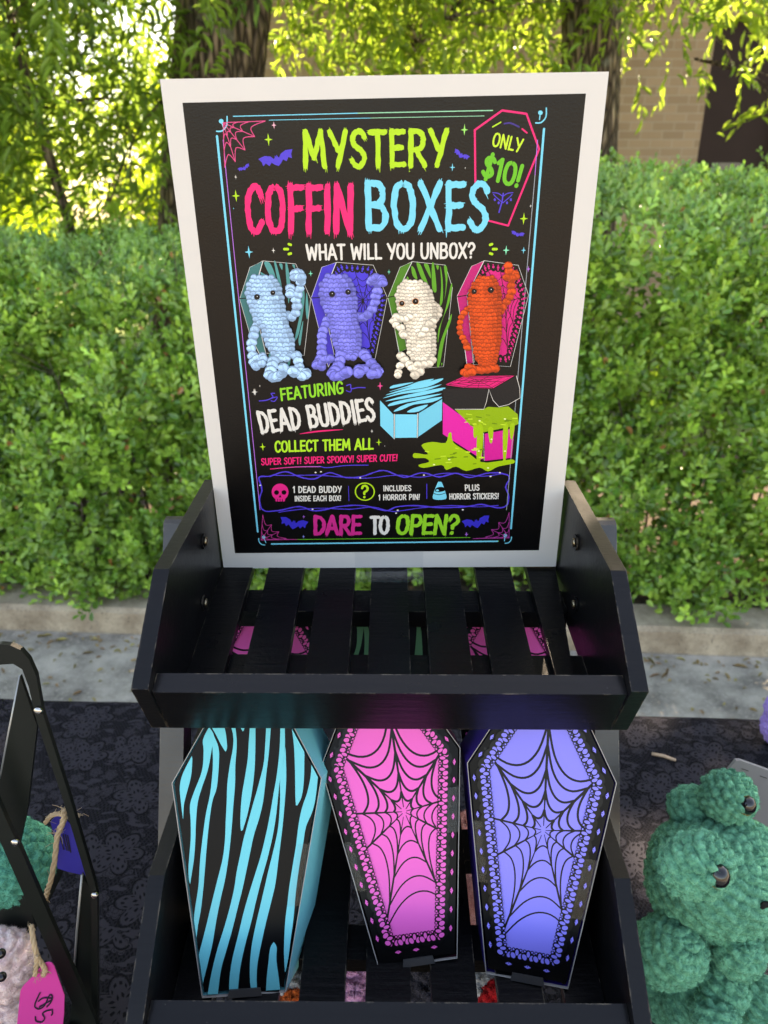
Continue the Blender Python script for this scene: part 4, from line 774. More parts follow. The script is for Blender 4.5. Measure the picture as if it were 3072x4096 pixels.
# clear tape holding the poster's foot to the slats
def mat_tape():
    m, t, b = nt('clear_tape'); out = t.nodes['Material Output']; tr = t.nodes.new('ShaderNodeBsdfTransparent'); gl = t.nodes.new('ShaderNodeBsdfGlossy'); gl.inputs['Roughness'].default_value = .22
    tr.inputs['Color'].default_value = (.93, .94, .95, 1); lw = t.nodes.new('ShaderNodeLayerWeight'); lw.inputs[0].default_value = .25; mx = t.nodes.new('ShaderNodeMixShader')
    v = mapping(t, (1, 1, 1)); n = noise_n(t, v, 130, 3); bp = t.nodes.new('ShaderNodeBump'); bp.inputs['Strength'].default_value = .25; bp.inputs['Distance'].default_value = .002; L(t, n, bp.inputs['Height']); L(t, bp.outputs[0], gl.inputs['Normal'])
    L(t, math_n(t, 'MULTIPLY_ADD', lw.outputs['Fresnel'], .14, .018), mx.inputs[0]); L(t, tr.outputs[0], mx.inputs[1]); L(t, gl.outputs[0], mx.inputs[2]); L(t, mx.outputs[0], out.inputs['Surface']); return m
tape_mat = mat_tape()
def strip(name, path, x0, x1, M, label, jagged=True):
    vs, fs = [], []; n = 20
    for j, (y, z) in enumerate(path):
        for i in range(n + 1):
            e = (.0012 * (i % 2)) if jagged and j in (0, len(path) - 1) else 0; d = (Vector((0, *path[j])) - Vector((0, *path[j - 1 if j else 1]))).normalized() * e
            vs.append((x0 + (x1 - x0) * i / n, y + d.y, z + d.z + .0003 * noise.noise((i * .6, j * .7, x0 * 40))))
    for j in range(len(path) - 1):
        for i in range(n): k = j * (n + 1) + i; fs.append([k, k + 1, k + n + 2, k + n + 1])
    o = link_mesh(name, vs, fs, tape_mat, smooth=True, M=M); return tag(o, label, 'tape')
strip('tape_strip', [(-.0012, .020), (-.0012, .012), (-.0012, .004), (-.0035, .0012), (-.010, .0009), (-.022, -.0004)], -.0285, .0285, PM, "wide strip of clear tape fixing the poster's lower edge to the slats")
# ------------------------------------------------------------------ coffin boxes
WF, WS, LS, WH, LT, DB = .0537, .0982, .1372, .0480, .183, .045
HEX = [(-WF / 2, 0), (WF / 2, 0), (WS / 2, LS), (WH / 2, LT), (-WH / 2, LT), (-WS / 2, LS)]
def inset(poly, d):
    out = []; n = len(poly)
    for i in range(n):
        p0, p1, p2 = (np.array(poly[j % n]) for j in (i - 1, i, i + 1)); e1 = (p1 - p0) / np.linalg.norm(p1 - p0); e2 = (p2 - p1) / np.linalg.norm(p2 - p1)
        n1 = np.array((-e1[1], e1[0])); n2 = np.array((-e2[1], e2[0])); b = n1 + n2; b /= np.linalg.norm(b); out.append(tuple(p1 + b * d / b.dot(n1)))
    return out
card_w = mat_plain('raw_card_edge', (.36, .345, .32), .6, .3, var=.05)
box_print = mat_print('box_print', .33, .2, 800, .10, 14)
Z_CYAN = lin('#4fc2cd'); Z_PINK = lin('#f062bc'); Z_PERI = lin('#827fe8'); Z_GREEN = lin('#4f8f6a'); BLK = lin('#0a0a0b')
BOXM = []
for e, t in (((-25.8, 3.8, 8), (-.0915, .3155, -.4725)), ((-28.2, -8., -.5), (.0231, .3352, -.4703)), ((-24.5, -.9, -12.4), (.0946, .3238, -.4712))):
    BOXM.append(Matrix.Translation((t[0], t[1], t[2] + CAM_H)) @ rot3(*e))
bp = [Plane(m) for m in BOXM]
def sclip(pts, poly):
    """keep a printed shape inside the lid (Sutherland-Hodgman)"""
    out = list(pts); n = len(poly)
    for i in range(n):
        a, b = poly[i], poly[(i + 1) % n]; inp, out = out, []
        f = lambda p: (b[0] - a[0]) * (p[1] - a[1]) - (b[1] - a[1]) * (p[0] - a[0])
        for j in range(len(inp)):
            p, q = inp[j - 1], inp[j]; fp, fq = f(p), f(q)
            if fp * fq < 0: t = fp / (fp - fq); out.append((p[0] + (q[0] - p[0]) * t, p[1] + (q[1] - p[1]) * t))
            if fq >= 0: out.append(q)
        if len(out) < 3: return []
    return out
LID = inset(HEX, .0016); LIDART = inset(HEX, .0018)
cz = crop(bp[0], 680, 2880, .53333); cw = crop(bp[2], 1820, 2880, .50651)
# zebra stripes as strips with left and right edges, traced down the lid
ZL = [  # (left edge points), (right edge points)
 ([(163, 270), (95, 405), (74, 500), (80, 600), (97, 740)], [(168, 290), (158, 420), (122, 560), (104, 640), (99, 740)]),
 ([(300, 40), (248, 145), (252, 230), (240, 380), (180, 540), (150, 640), (155, 760), (155, 900), (140, 1080), (140, 1180), (150, 1230)], [(300, 62), (330, 120), (313, 220), (285, 370), (235, 520), (208, 620), (195, 760), (190, 900), (180, 1040), (165, 1140), (152, 1225)]),
 ([(318, 200), (322, 300), (318, 400), (300, 560), (270, 700), (245, 880), (225, 1060), (214, 1240), (190, 1400), (180, 1500), (192, 1640)], [(330, 120), (362, 200), (368, 300), (352, 500), (320, 600), (300, 720), (280, 900), (265, 1080), (250, 1260), (232, 1420), (210, 1540), (196, 1660)]),
 ([(310, 52), (345, 110), (380, 180), (415, 236)], [(405, 40), (420, 110), (428, 200), (420, 234)]),
 ([(455, 40), (474, 120), (472, 210), (450, 330), (430, 480), (425, 620), (418, 760), (412, 900), (395, 1040), (358, 1190), (318, 1350), (282, 1500), (245, 1650), (212, 1790), (220, 1900), (235, 2000)], [(488, 40), (498, 120), (500, 200), (490, 340), (488, 480), (475, 640), (465, 780), (452, 920), (435, 1060), (412, 1200), (380, 1340), (348, 1500), (318, 1680), (280, 1840), (250, 1960), (238, 2020)]),
 ([(520, 40), (532, 62), (545, 84)], [(560, 40), (556, 70), (547, 86)]),
 ([(600, 40), (590, 180), (582, 300), (560, 440), (540, 560), (530, 680), (528, 780), (533, 832)], [(641, 40), (640, 200), (635, 360), (620, 500), (600, 620), (575, 730), (545, 826)]),
 ([(722, 40), (712, 220), (700, 340), (660, 500), (620, 640), (582, 780), (550, 900), (525, 1020), (500, 1140), (482, 1260), (450, 1400), (405, 1560), (355, 1720), (315, 1880), (285, 2040), (282, 2070)], [(757, 40), (742, 240), (725, 380), (700, 600), (668, 740), (630, 860), (600, 1000), (575, 1120), (545, 1260), (510, 1400), (470, 1560), (425, 1720), (385, 1860), (365, 2000), (358, 2070)]),
 ([(828, 40), (822, 220), (800, 420), (775, 560), (748, 720), (715, 880), (680, 1020), (640, 1150), (590, 1310), (548, 1460), (510, 1620), (470, 1780), (448, 1920), (442, 2060)], [(860, 40), (862, 200), (850, 330), (826, 440), (812, 560), (795, 720), (768, 880), (730, 1040), (685, 1200), (645, 1360), (610, 1510), (565, 1680), (530, 1840), (515, 1960), (508, 2060)]),
 ([(850, 330), (826, 440), (826, 600), (812, 800), (780, 960), (745, 1100), (715, 1230), (680, 1380), (645, 1530), (615, 1680), (600, 1820), (600, 1950), (612, 2055)], [(866, 200), (872, 420), (862, 600), (848, 760), (832, 900), (812, 1060), (790, 1230), (755, 1380), (715, 1540), (680, 1700), (655, 1840), (650, 1960), (656, 2055)]),
 ([(912, 50), (930, 200), (938, 400), (940, 560), (944, 640)], [(930, 50), (1000, 200), (1007, 330), (1002, 480), (985, 580), (955, 640)]),
 ([(1060, 320), (1055, 420), (1030, 540), (990, 660), (965, 780), (945, 940), (922, 1080), (895, 1250), (880, 1380), (865, 1500), (858, 1620), (855, 1750), (862, 1890)], [(1110, 410), (1095, 560), (1070, 680), (1020, 800), (1000, 920), (975, 1060), (955, 1200), (940, 1330), (925, 1500), (905, 1640), (888, 1780), (866, 1890)]),
 ([(778, 1665), (752, 1710), (738, 1820), (725, 1940), (720, 2045)], [(778, 1665), (800, 1705), (798, 1800), (815, 1930), (828, 2040)]),
]
STR = []
for a, b_ in ZL:
    A, B = spline([cz(*p) for p in a], 4), spline([cz(*p) for p in b_], 4)
    STR.append((A, B))
# extend the stripes over the hidden head end
def zebra(cvs, col, flip=1):
    for A, B in STR:
        A2 = [(x * flip, y) for x, y in A]; B2 = [(x * flip, y) for x, y in B]; n = max(len(A2), len(B2))
        rs = lambda P: [tuple(np.array(P[int(t)]) * (1 - t % 1) + np.array(P[min(int(t) + 1, len(P) - 1)]) * (t % 1)) for t in np.linspace(0, len(P) - 1, n)]
        A3, B3 = rs(A2), rs(B2); cvs.n += 1
        if A3[0][1] > .165:
            for P in (A3, B3): d = (P[0][0] - P[2][0]) * .6; P.insert(0, (P[0][0] + d, LT + .001))
        for i in range(len(A3) - 1):
            q = [A3[i], A3[i + 1], B3[i + 1], B3[i]]; q = sclip(q if area(q) > 0 else q[::-1], LIDART)
            if len(q) >= 3 and abs(area(q)) > 1e-9: cvs.poly(q, col, layer=False)
def area(q): return .5 * sum(q[i - 1][0] * q[i][1] - q[i][0] * q[i - 1][1] for i in range(len(q)))
# spider web with a lace border, drawn in lid coordinates
wc = cw(698, 872)
WEBD = [cw(*p) for p in ((738, 60), (1125, 470), (1110, 876), (985, 1120), (868, 1600), (372, 1690), (325, 1070), (285, 772), (270, 270))]
INN = [cw(*p) for p in ((345, 1900), (850, 1960), (1000, 1300), (1120, 520), (1075, 330), (930, 60), (480, 60), (280, 300), (290, 620), (310, 1100), (350, 1560))]
def webface(cvs, col):
    cvs.group(1); border = inset(HEX, .0098); foot_in = .0150
    border = [(x * 1.0, max(y, foot_in)) for x, y in border]
    cvs.poly(border, col); C2 = np.array(wc); ds = [(np.array(d) - C2) * 1.06 for d in WEBD]; nD = len(ds)
    ks = (.19, .36, .56, .79, 1.0)
    for i in range(nD):
        d, e = ds[i], ds[(i + 1) % nD]; w = .0017 if i in (0, 1, 8) else .0013
        cvs.line([C2 + d * .045, C2 + d * .5, C2 + d * 1.02], w, BLK, taper=lambda t: .35 + .65 * min(1, t * 2))
        for j, k_ in enumerate(ks):
            if k_ > .95 and i in (1, 2, 3, 5, 6, 7): continue
            ka = k_ * (1 + .04 * math.sin(i * 3 + j)); a, b_ = C2 + d * ka, C2 + e * k_; mid = (a + b_) / 2; pull = C2 + (mid - C2) * (.70 if i in (0, 8) else .78)
            if i == 4: pull = C2 + (mid - C2) * .80
            ww = .0015 if i in (0, 8, 7, 1) else .0010
            sg = pull - mid; P = spline([a, a * .75 + b_ * .25 + sg * .75, pull, a * .25 + b_ * .75 + sg * .75, b_], 4); cvs.line(P, ww, BLK, caps=False)
    # lace: fans of petals and chains of eyelets along the border
    pts = [np.array(p) for p in border]; n = len(pts); cvs.n = 160
    for i in range(n):
        a, b_ = pts[i], pts[(i + 1) % n]; l = np.linalg.norm(b_ - a); t_ = (b_ - a) / l; nr = np.array((-t_[1], t_[0])); m = max(2, round(l / .0078)); th = math.atan2(t_[1], t_[0])
        cvs.line([a, b_], .0042, BLK)
        for j in range(m):
            p = a + t_ * l * (j + .5) / m + nr * .0006; s = .88 * l / m / .0078
            cvs.ell(p + nr * .0022, .0021, .0026, BLK, th); cvs.ell(p - t_ * .0026 * s, .0027, .0027, BLK); cvs.ell(p + t_ * .0026 * s, .0027, .0027, BLK); cvs.ell(p - nr * .0022, .0042, .0026, BLK, th)
            for q_ in (-1, 1): cvs.ell(p + t_ * q_ * .0024 + nr * .0036, .0012, .0012, BLK)
            cvs.ell(p + nr * .0019, .0011, .0020, col, th); cvs.ell(p - t_ * .0029 * s - nr * .0003, .0015, .0020, col, th + .5); cvs.ell(p + t_ * .0029 * s - nr * .0003, .0015, .0020, col, th - .5)
            for q_ in (-1, 1): cvs.ell(p + t_ * q_ * .0024 + nr * .0036, .00065, .00065, col, n=8)
        m2 = max(1, round(l / .0125))
        for j in range(m2):
            p = a + t_ * l * (j + .5) / m2 - nr * .0054; cvs.poly([p - t_ * .0023 - nr * .0004, p - nr * .0014, p + t_ * .0023 - nr * .0004, p + nr * .0009], col)
            cvs.line([p + nr * .0012, p - nr * .0002], .0004, BLK, caps=False)
def coffin_box(M, label, side_col, art, group, skew=0):
    t = thing('coffin_box', label, 'gift box', M=M, group=group)
    sm = mat_plain('box_side_%02d' % len(_mats), side_col, .42, .45, var=.03)
    H2 = inset(HEX, .0012); bm = bmesh.new()                    # tray: side walls with a pale raw card rim
    A = [bm.verts.new((x, .0012, z)) for x, z in HEX]; B = [bm.verts.new((x + skew, DB, z)) for x, z in inset(HEX, .002)]; bm.faces.new(B[::-1])
    for i in range(6): bm.faces.new([A[i], A[(i + 1) % 6], B[(i + 1) % 6], B[i]])
    bm_obj('tray', bm, sm, t)
    vs = [(x, -.0004, z) for x, z in HEX] + [(x, -.0004, z) for x, z in inset(HEX, .0004)] + [(x, .0012, z) for x, z in HEX] + [(x, .0020, z) for x, z in inset(HEX, .0004)]
    fs = [];
    for i in range(6): j = (i + 1) % 6; fs += [[i, j, 6 + j, 6 + i], [12 + i, 12 + j, j, i], [6 + i, 6 + j, 18 + j, 18 + i]]
    link_mesh('card_rim', vs, fs, card_w, t)
    lid = [(x, max(z, .0035)) for x, z in LID]; bm = bmesh.new(); add_prism(bm, lid, .0000, .0011, lambda p, q, s: Vector((p, s, q)))
    lo = bm_obj('lid', bm, mat_plain('lid_black', BLK, .36, .12, var=.1), t)
    cvs = Canvas(); art(cvs); cvs.build('lid_print', box_print, lo)
    bm = bmesh.new(); add_prism(bm, [(-.0105, -.0006), (.0115, -.0006), (.0105, .0045), (-.0095, .0045)], -.0016, -.0006, lambda p, q, s: Vector((p, s, q))); bm_obj('tuck_flap', bm, mat_plain('flap_grey', (.05, .05, .05), .4, .45, var=.1), t, bevel=.0003)
    return t
def art_z(col, flip=1): return lambda c: zebra(c, col, flip)
def art_w(col): return lambda c: webface(c, col)
GF = 'coffin boxes standing in the middle tray'
coffin_box(BOXM[0], 'turquoise and black zebra striped coffin box leaning in the middle tray', lin('#66cdd8'), art_z(Z_CYAN), GF, .017)
coffin_box(BOXM[1], 'hot pink spider web coffin box between the zebra and the periwinkle ones', lin('#3a1024'), art_w(Z_PINK), GF, .002)
coffin_box(BOXM[2], 'periwinkle blue spider web coffin box with a deep purple side', lin('#2c1c7a'), art_w(Z_PERI), GF, -.011)
GB_ = 'coffin boxes in the row behind'
for x, y, rx, rz, art, side, lbl in ((-.093, .442, -33, 4, art_w(Z_PINK), lin('#3a1024'), 'magenta lace coffin box behind the zebra box, seen through left slats'), (.008, .438, -32, 1, art_z(Z_GREEN), lin('#20402f'), 'dull green zebra coffin box seen through the middle slats of the tray'), (.100, .445, -33, -3, art_w(Z_PINK), lin('#3a1024'), 'pink lace coffin box behind the periwinkle box, seen through right slats')):
    coffin_box(Matrix.Translation((x, y, CAM_H - .4575)) @ rot3(rx, 0, rz), lbl, side, art, GB_)
# tape on the box edges
for M, u, v0, v1, off, lbl in ((BOXM[0], WF / 2 + .013, .055, .095, 1, 'clear tape piece on the right edge of the zebra coffin box'), (BOXM[1], -WF / 2 - .011, .052, .085, -1, 'dark tape piece on the left edge of the pink coffin box'), (BOXM[1], 0, .082, .112, 1, 'dark tape piece on the right edge of the pink coffin box'), (BOXM[2], 0, .046, .086, 1, 'clear tape piece on the right edge of the periwinkle coffin box'), (BOXM[2], -WF / 2 - .013, .06, .1, -1, 'clear tape piece on the left edge of the periwinkle coffin box')):
    vs = []; sl_ = (WS - WF) / 2 / LS; n = 8
    for i in range(n + 1):
        v = v0 + (v1 - v0) * i / n; e = WF / 2 + sl_ * v
        for w in (-.009, -.0004, .0004): vs.append((off * (e + w + (.0006 * (i % 2) if w < -.005 else 0)), -.0011 if w < 0 else .006, v))
    fs = []
    for i in range(n):
        for j in range(2): k = i * 3 + j; fs.append([k, k + 1, k + 4, k + 3])
    tag(link_mesh('tape_piece', vs, fs, tape_mat, smooth=False, M=M), lbl, 'tape')
# ------------------------------------------------------------------ crocheted toys
def mat_yarn(name, col, dark):
    m, t, b = nt(name); v = mapping(t, (1, 1, 1)); f = noise_n(t, v, 160, 4, .65); g = noise_n(t, v, 900, 2)
    c = mixc(t, ramp(t, f, .3, .7), dark, col); L(t, c, b.inputs['Base Color']); b.inputs['Roughness'].default_value = .95; b.inputs['Specular IOR Level'].default_value = .1
    b.inputs['Sheen Weight'].default_value = .5; b.inputs['Sheen Roughness'].default_value = .5; b.inputs['Sheen Tint'].default_value = (*[min(1, c_ * 1.6 + .15) for c_ in col], 1)
    bump(t, b, math_n(t, 'ADD', f, math_n(t, 'MULTIPLY', g, .8)), .9, .0022); return m
def yarn_blob(name, mat, c, r, parent=None, rot=(0, 0, 0), row=.0085, amp=.0040, seed=0, org=(0, 0, 0), fuzz=.9):
    """a stuffed crocheted ball: rows of plump stitches round its axis"""
    r = (r, r, r) if isinstance(r, (int, float)) else r; rm = (r[0] + r[1] + r[2]) / 3
    nr = max(5, round(PI * rm / row)); nv = nr * 7; nu = max(40, int(2 * PI * rm / row * 6)); nc = max(8, round(2 * PI * rm / row / 1.15)); E = Matrix.Rotation(rot[2], 3, 'Z') @ Matrix.Rotation(rot[1], 3, 'Y') @ Matrix.Rotation(rot[0], 3, 'X')
    vs, fs = [], []
    for j in range(nv + 1):
        ph = PI * j / nv; fr = j / nv * nr; ri = int(min(fr, nr - 1e-6)); sp = math.sin(ph); ncr = max(4, round(nc * math.sin(PI * (ri + .5) / nr)))
        for i in range(nu):
            th = 2 * PI * i / nu; d = Vector((math.cos(th) * sp, math.sin(th) * sp, math.cos(ph)))
            wob = .35 * noise.noise((d.x * 5 + seed, d.y * 5, d.z * 5)); s1 = abs(math.sin(PI * (fr + wob))) ** .6; s2 = abs(math.sin(ncr * th / 2 + ri * 1.7 + wob)) ** .55
            p = d * rm; h = amp * (s1 * (.35 + .65 * s2) - .6) + .0016 * noise.noise((p.x * 140 + seed, p.y * 140, p.z * 140)) + .001 * noise.noise((p.x * 380, p.y * 380 + seed, p.z * 380)) + rm * .06 * noise.noise((d.x * 1.7, d.y * 1.7 + seed, d.z * 1.7))
            q = Vector((d.x * (r[0] + h), d.y * (r[1] + h), d.z * (r[2] + h))); vs.append(tuple(E @ q + Vector(c) - Vector(org)))
    for j in range(nv):
        for i in range(nu): a = j * nu + i; b = j * nu + (i + 1) % nu; fs.append([a, a + nu, b + nu, b])
    # yarn fuzz: short loose fibres standing off the stitches
    V = np.array(vs); F_ = np.array(fs); pa = V[F_]; cen = pa.mean(1); nrm = np.cross(pa[:, 2] - pa[:, 0], pa[:, 3] - pa[:, 1]); ar = np.linalg.norm(nrm, axis=1) / 2; nrm = nrm / (2 * ar[:, None] + 1e-12); ctr = np.array(c) - np.array(org); nrm *= np.sign((nrm * (cen - ctr)).sum(1))[:, None]
    rr = np.random.default_rng(int(seed) + 5); k = int(ar.sum() * fuzz * 1e6); idx = rr.choice(len(cen), k, p=ar / ar.sum()); j1 = rr.random((k, 1)); base = cen[idx] + (pa[idx, 0] - cen[idx]) * j1 * .9
    t1 = rr.normal(size=(k, 3)); d = nrm[idx] + t1 * .75; d /= np.linalg.norm(d, axis=1)[:, None]; s = np.cross(d, rr.normal(size=(k, 3))); s /= np.linalg.norm(s, axis=1)[:, None] + 1e-9
    ln_ = rr.uniform(.0009, .0024, (k, 1)); n0 = len(V); T3 = np.concatenate([base - s * .00016, base + s * .00016, base + d * ln_], 1).reshape(-1, 3)
    vs = vs + [tuple(p) for p in T3]; fs = fs + [[n0 + 3 * q, n0 + 3 * q + 1, n0 + 3 * q + 2] for q in range(k)]
    o = link_mesh(name, vs, fs, mat, parent, smooth=True); return o
def ball(name, mat, c, r, parent, org, scale=(1, 1, 1)):
    bm = bmesh.new(); bmesh.ops.create_uvsphere(bm, u_segments=24, v_segments=14, radius=r)
    for v in bm.verts: v.co = Vector((v.co.x * scale[0], v.co.y * scale[1], v.co.z * scale[2])) + Vector(c) - Vector(org)
    return bm_obj(name, bm, mat, parent, True)
jute = mat_plain('jute_twine', (.42, .31, .19), .9, .2, var=.35, nscale=400, bmp=.8, bdist=.0006)
def twine(name, pts, r, label, fray=14, parent=None):
    bm = bmesh.new(); P = [Vector(p) for p in spline(pts, 8)]
    for s in range(3):
        Q = [];
        for i, p in enumerate(P):
            d = (P[min(i + 1, len(P) - 1)] - P[max(i - 1, 0)]).normalized(); u = d.orthogonal().normalized(); w = d.cross(u); a = i * .55 + s * 2 * PI / 3; Q.append(p + (u * math.cos(a) + w * math.sin(a)) * r * .45)
        tube(bm, Q, r * .62, 6)
    for k in range(fray):
        i = rnd.randrange(len(P)) if k % 2 else rnd.choice((0, len(P) - 1)); p = P[i]; q = p + Vector((rnd.gauss(0, 1), rnd.gauss(0, 1), rnd.gauss(0, 1))).normalized() * r * rnd.uniform(2, 5); m = (p + q) / 2 + Vector((rnd.gauss(0, 1), rnd.gauss(0, 1), rnd.gauss(0, 1))) * r * .6; tube(bm, [p, m, q], [r * .14, r * .11, r * .07], 3, False)
    o = bm_obj(name, bm, jute, parent, True)
    if label: tag(o, label, 'twine')
    return o
def Wz(px_, py_, zrel):
    d = ray(px_ * 1.85172, py_ * 1.85172); return Vector((0, 0, CAM_H)) + d * (zrel / d.z)
# big green frog
frog_yarn = mat_yarn('green_chenille', lin('#68b592'), lin('#2c6a52')); glassy = mat_plain('black_safety_eye', (.006, .006, .007), .04, .6, var=.1); gold = mat_plain('gold_iris', (.45, .30, .12), .25, .6, .6, .2); blackyarn = mat_plain('black_yarn', (.01, .01, .01), .9, .2)
fo = Vector((.262, .43, TZ)); frog = thing('crocheted_frog', 'large green crocheted frog plush with glossy bulging eyes beside the rack', 'plush toy', loc=fo)
P_ = lambda x, y, f: W(x, y, f)
yarn_blob('head', frog_yarn, P_(1552, 1893, .430), (.059, .050, .053), frog, (.5, .25, .3), seed=1, org=fo)
yarn_blob('eye_mound', frog_yarn, P_(1572, 1722, .448), (.0200, .020, .0225), frog, (.2, .5, 0), seed=2, org=fo, row=.0068)
yarn_blob('eye_mound', frog_yarn, P_(1504, 1868, .338), (.0222, .019, .0238), frog, (.4, .5, .4), seed=3, org=fo, row=.0068)
yarn_blob('head_bump', frog_yarn, P_(1500, 1745, .462), (.022, .018, .017), frog, (.3, 0, 0), seed=4, org=fo)
for (x, y, f) in ((1611, 1739, .4335), (1549, 1892, .3245)):
    e = ball('eye', gold, P_(x, y, f), .0070, frog, fo, (1, 1, 1.3)); ball('pupil', glassy, P_(x + 3, y, f - .0014), .0066, e, fo, (1, 1, 1.2))
bm = bmesh.new(); tube(bm, [p - fo for p in (P_(1632, 1964, .385), P_(1650, 1955, .383), P_(1672, 1948, .388))], .0022, 6); bm_obj('mouth', bm, blackyarn, frog, True)
yarn_blob('body', frog_yarn, (.262, .432, TZ + .058), (.040, .038, .050), frog, seed=5, org=fo)
yarn_blob('haunch', frog_yarn, P_(1443, 2056, .394), (.0265, .026, .034), frog, (.5, .2, .2), seed=6, org=fo)
yarn_blob('arm', frog_yarn, P_(1597, 2062, .385), (.019, .017, .020), frog, (.3, 0, 0), seed=7, org=fo)
yarn_blob('arm', frog_yarn, P_(1655, 2025, .40), (.014, .014, .018), frog, seed=8, org=fo)
for k, (x, y, f, r) in enumerate(((1500, 2165, .400, .026), (1560, 2130, .395, .020), (1640, 2170, .395, .024), (1545, 2200, .375, .018))): yarn_blob('foot', frog_yarn, P_(x, y, f), (r, r * 1.05, r * .85), frog, (.2, .3 * k, .5 * k), seed=9 + k, org=fo)
# grey card panel and tag behind the frog
def slab(name, pts, y, dy, mat, parent=None, org=(0, 0, 0), bevel=0, tilt=0):
    bm = bmesh.new(); A = [W(px_, py_, y) - Vector(org) for px_, py_ in pts]
    if tilt:
        z0 = min(a.z for a in A)
        A = [a + Vector((0, (a.z - z0) * tilt, 0)) for a in A]
    f = [bm.verts.new(a) for a in A]; g = [bm.verts.new(a + Vector((0, dy, 0))) for a in A]; bm.faces.new(f); bm.faces.new(g[::-1]); n = len(A)
    for i in range(n): bm.faces.new([f[i], g[i], g[(i + 1) % n], f[(i + 1) % n]])
    return bm_obj(name, bm, mat, parent, bevel=bevel)
greycard = mat_plain('grey_card', (.17, .17, .18), .5, .4, var=.06, nscale=20)
gp = thing('grey_stand_card', 'plain grey card panel with small slots standing behind the green frog', 'card', loc=(0, 0, 0)); slab('panel', [(1590, 1643), (1600, 1643), (1720, 1686), (1700, 1930), (1560, 1890), (1570, 1668)], .522, .003, greycard, gp, bevel=.0006)
for a in ((1602, 1660), (1642, 1676)): slab('slot', [a, (a[0] + 15, a[1] + 5), (a[0] + 15, a[1] + 6.5), (a[0], a[1] + 1.5)], .5213, .0005, mat_plain('slot_dark', (.05, .05, .05), .7), gp)
ct = thing('price_tag', 'round turquoise paper tag hanging by twine behind the frog eye', 'price tag', loc=(0, 0, 0)); slab('card', [(1632, 1788), (1640, 1782), (1652, 1786), (1668, 1800), (1668, 1830), (1650, 1815), (1640, 1806)], .46, .0005, mat_plain('turquoise_card', lin('#7fcbd4'), .5), ct)
twine('twine', [W(1618, 1770, .46), W(1630, 1784, .458), W(1642, 1800, .458)], .0011, None, 6, ct)
lav = mat_yarn('lavender_chenille', lin('#b29ae0'), lin('#8a70c8'))
lt = thing('lavender_plush', 'small lavender plush toy cut off at the right edge of the table', 'plush toy', loc=(0, 0, 0)); c = W(1690, 1530, .80); yarn_blob('head', lav, c, .021, lt, seed=21); yarn_blob('body', lav, (c.x + .01, c.y, TZ + .034), (.03, .028, .034), lt, seed=22)
a, b_ = Wz(1408, 1628, -.677), Wz(1460, 1642, -.677); bm = bmesh.new(); tube(bm, [a, (a + b_) / 2 + Vector((0, .0012, .0006)), b_], [.0019, .0022, .0017], 8); tag(bm_obj('dry_twig', bm, mat_plain('pale_dry_twig', (.45, .32, .22), .8, .2, var=.4, nscale=150), None, True), 'short pale dry twig lying on the lace tablecloth', 'twig')

# ------------------------------------------------------------------ black metal tiered stand at the left
mblk = mat_plain('black_satin_metal', (.010, .012, .010), .34, .2, var=.2, nscale=30); glintm = mat_plain('hem_glint_grey', (.30, .31, .30), .35, .5, .4, .1); screw = mat_plain('screw_steel', (.5, .5, .48), .25, .5, 1, .1)  # pale grey colour stands in for light glinting on the tray edges
st = thing('metal_display_stand', 'black metal folding stand with arched flat bars at the left edge', 'display stand', loc=(0, 0, 0))
slab('arched_bar', [(-60, 1415), (-30, 1397), (0, 1392), (22, 1394), (44, 1404), (62, 1424), (78, 1460), (92, 1540), (150, 1722), (204, 1905), (210, 1935), (212, 2284), (198, 2284), (197, 1940), (188, 1902), (136, 1728), (80, 1560), (62, 1484), (48, 1446), (28, 1434), (0, 1436), (-30, 1444), (-60, 1460)], .400, .004, mblk, st, bevel=.0006)
slab('tray_end', [(43, 1461), (80, 1568), (60, 1742), (40, 1835), (-40, 1800), (-40, 1690), (0, 1689)], .404, .003, mblk, st, bevel=.0006)
bm = bmesh.new(); z0 = W(-40, 1800, .404).z; tl = lambda p: p + Vector((0, (p.z - z0) * .0 - .0012, 0)); tube(bm, [W(44, 1459, .425), W(20, 1580, .418), W(-1, 1692, .410)], .0011, 6); bm_obj('hem', bm, glintm, st, True)  # thin pale rod imitating the glint along the upper tray's edge
slab('cross_bar', [(-40, 1650), (22, 1790), (44, 1835), (100, 1965), (182, 2150), (240, 2284), (212, 2284), (152, 2160), (72, 1980), (10, 1840), (-40, 1730)], .386, .004, mblk, st, bevel=.0006)
slab('tray_end', [(176, 1890), (201, 1935), (200, 2284), (140, 2284), (158, 2142)], .410, .003, mblk, st, bevel=.0006)
bm = bmesh.new(); tube(bm, [W(177, 1890, .409), W(166, 2010, .409), W(157, 2150, .409)], .0010, 6); bm_obj('hem', bm, glintm, st, True)  # same painted glint on the lower tray's edge
slab('tray_floor', [(-60, 1950), (40, 1925), (62, 1935), (76, 2010), (60, 2030), (-60, 2050)], .43, .06, mblk, st, bevel=.001)
slab('tray_floor', [(-60, 2255), (150, 2255), (150, 2280), (-60, 2280)], .39, .012, mblk, st, bevel=.001)
for x, y, f in ((84, 1534, .3995), (34, 1818, .3855), (206, 1932, .3995)):
    bm = bmesh.new(); c = W(x, y, f); tube(bm, [c, c + Vector((0, -.0016, 0)), c + Vector((0, -.0024, 0))], [.0030, .0030, .0014], 12); bm_obj('screw', bm, screw, st, True)
teal = mat_yarn('teal_chenille', lin('#4fa58c'), lin('#2f7a66'))
gt = thing('teal_plush', 'teal green crocheted toy half hidden behind the black metal stand', 'plush toy', loc=(0, 0, 0)); yarn_blob('body', teal, W(22, 1862, .455), (.036, .034, .040), gt, (.2, .5, 0), seed=31); yarn_blob('head', teal, W(-50, 1800, .455), (.032, .03, .03), gt, seed=32)
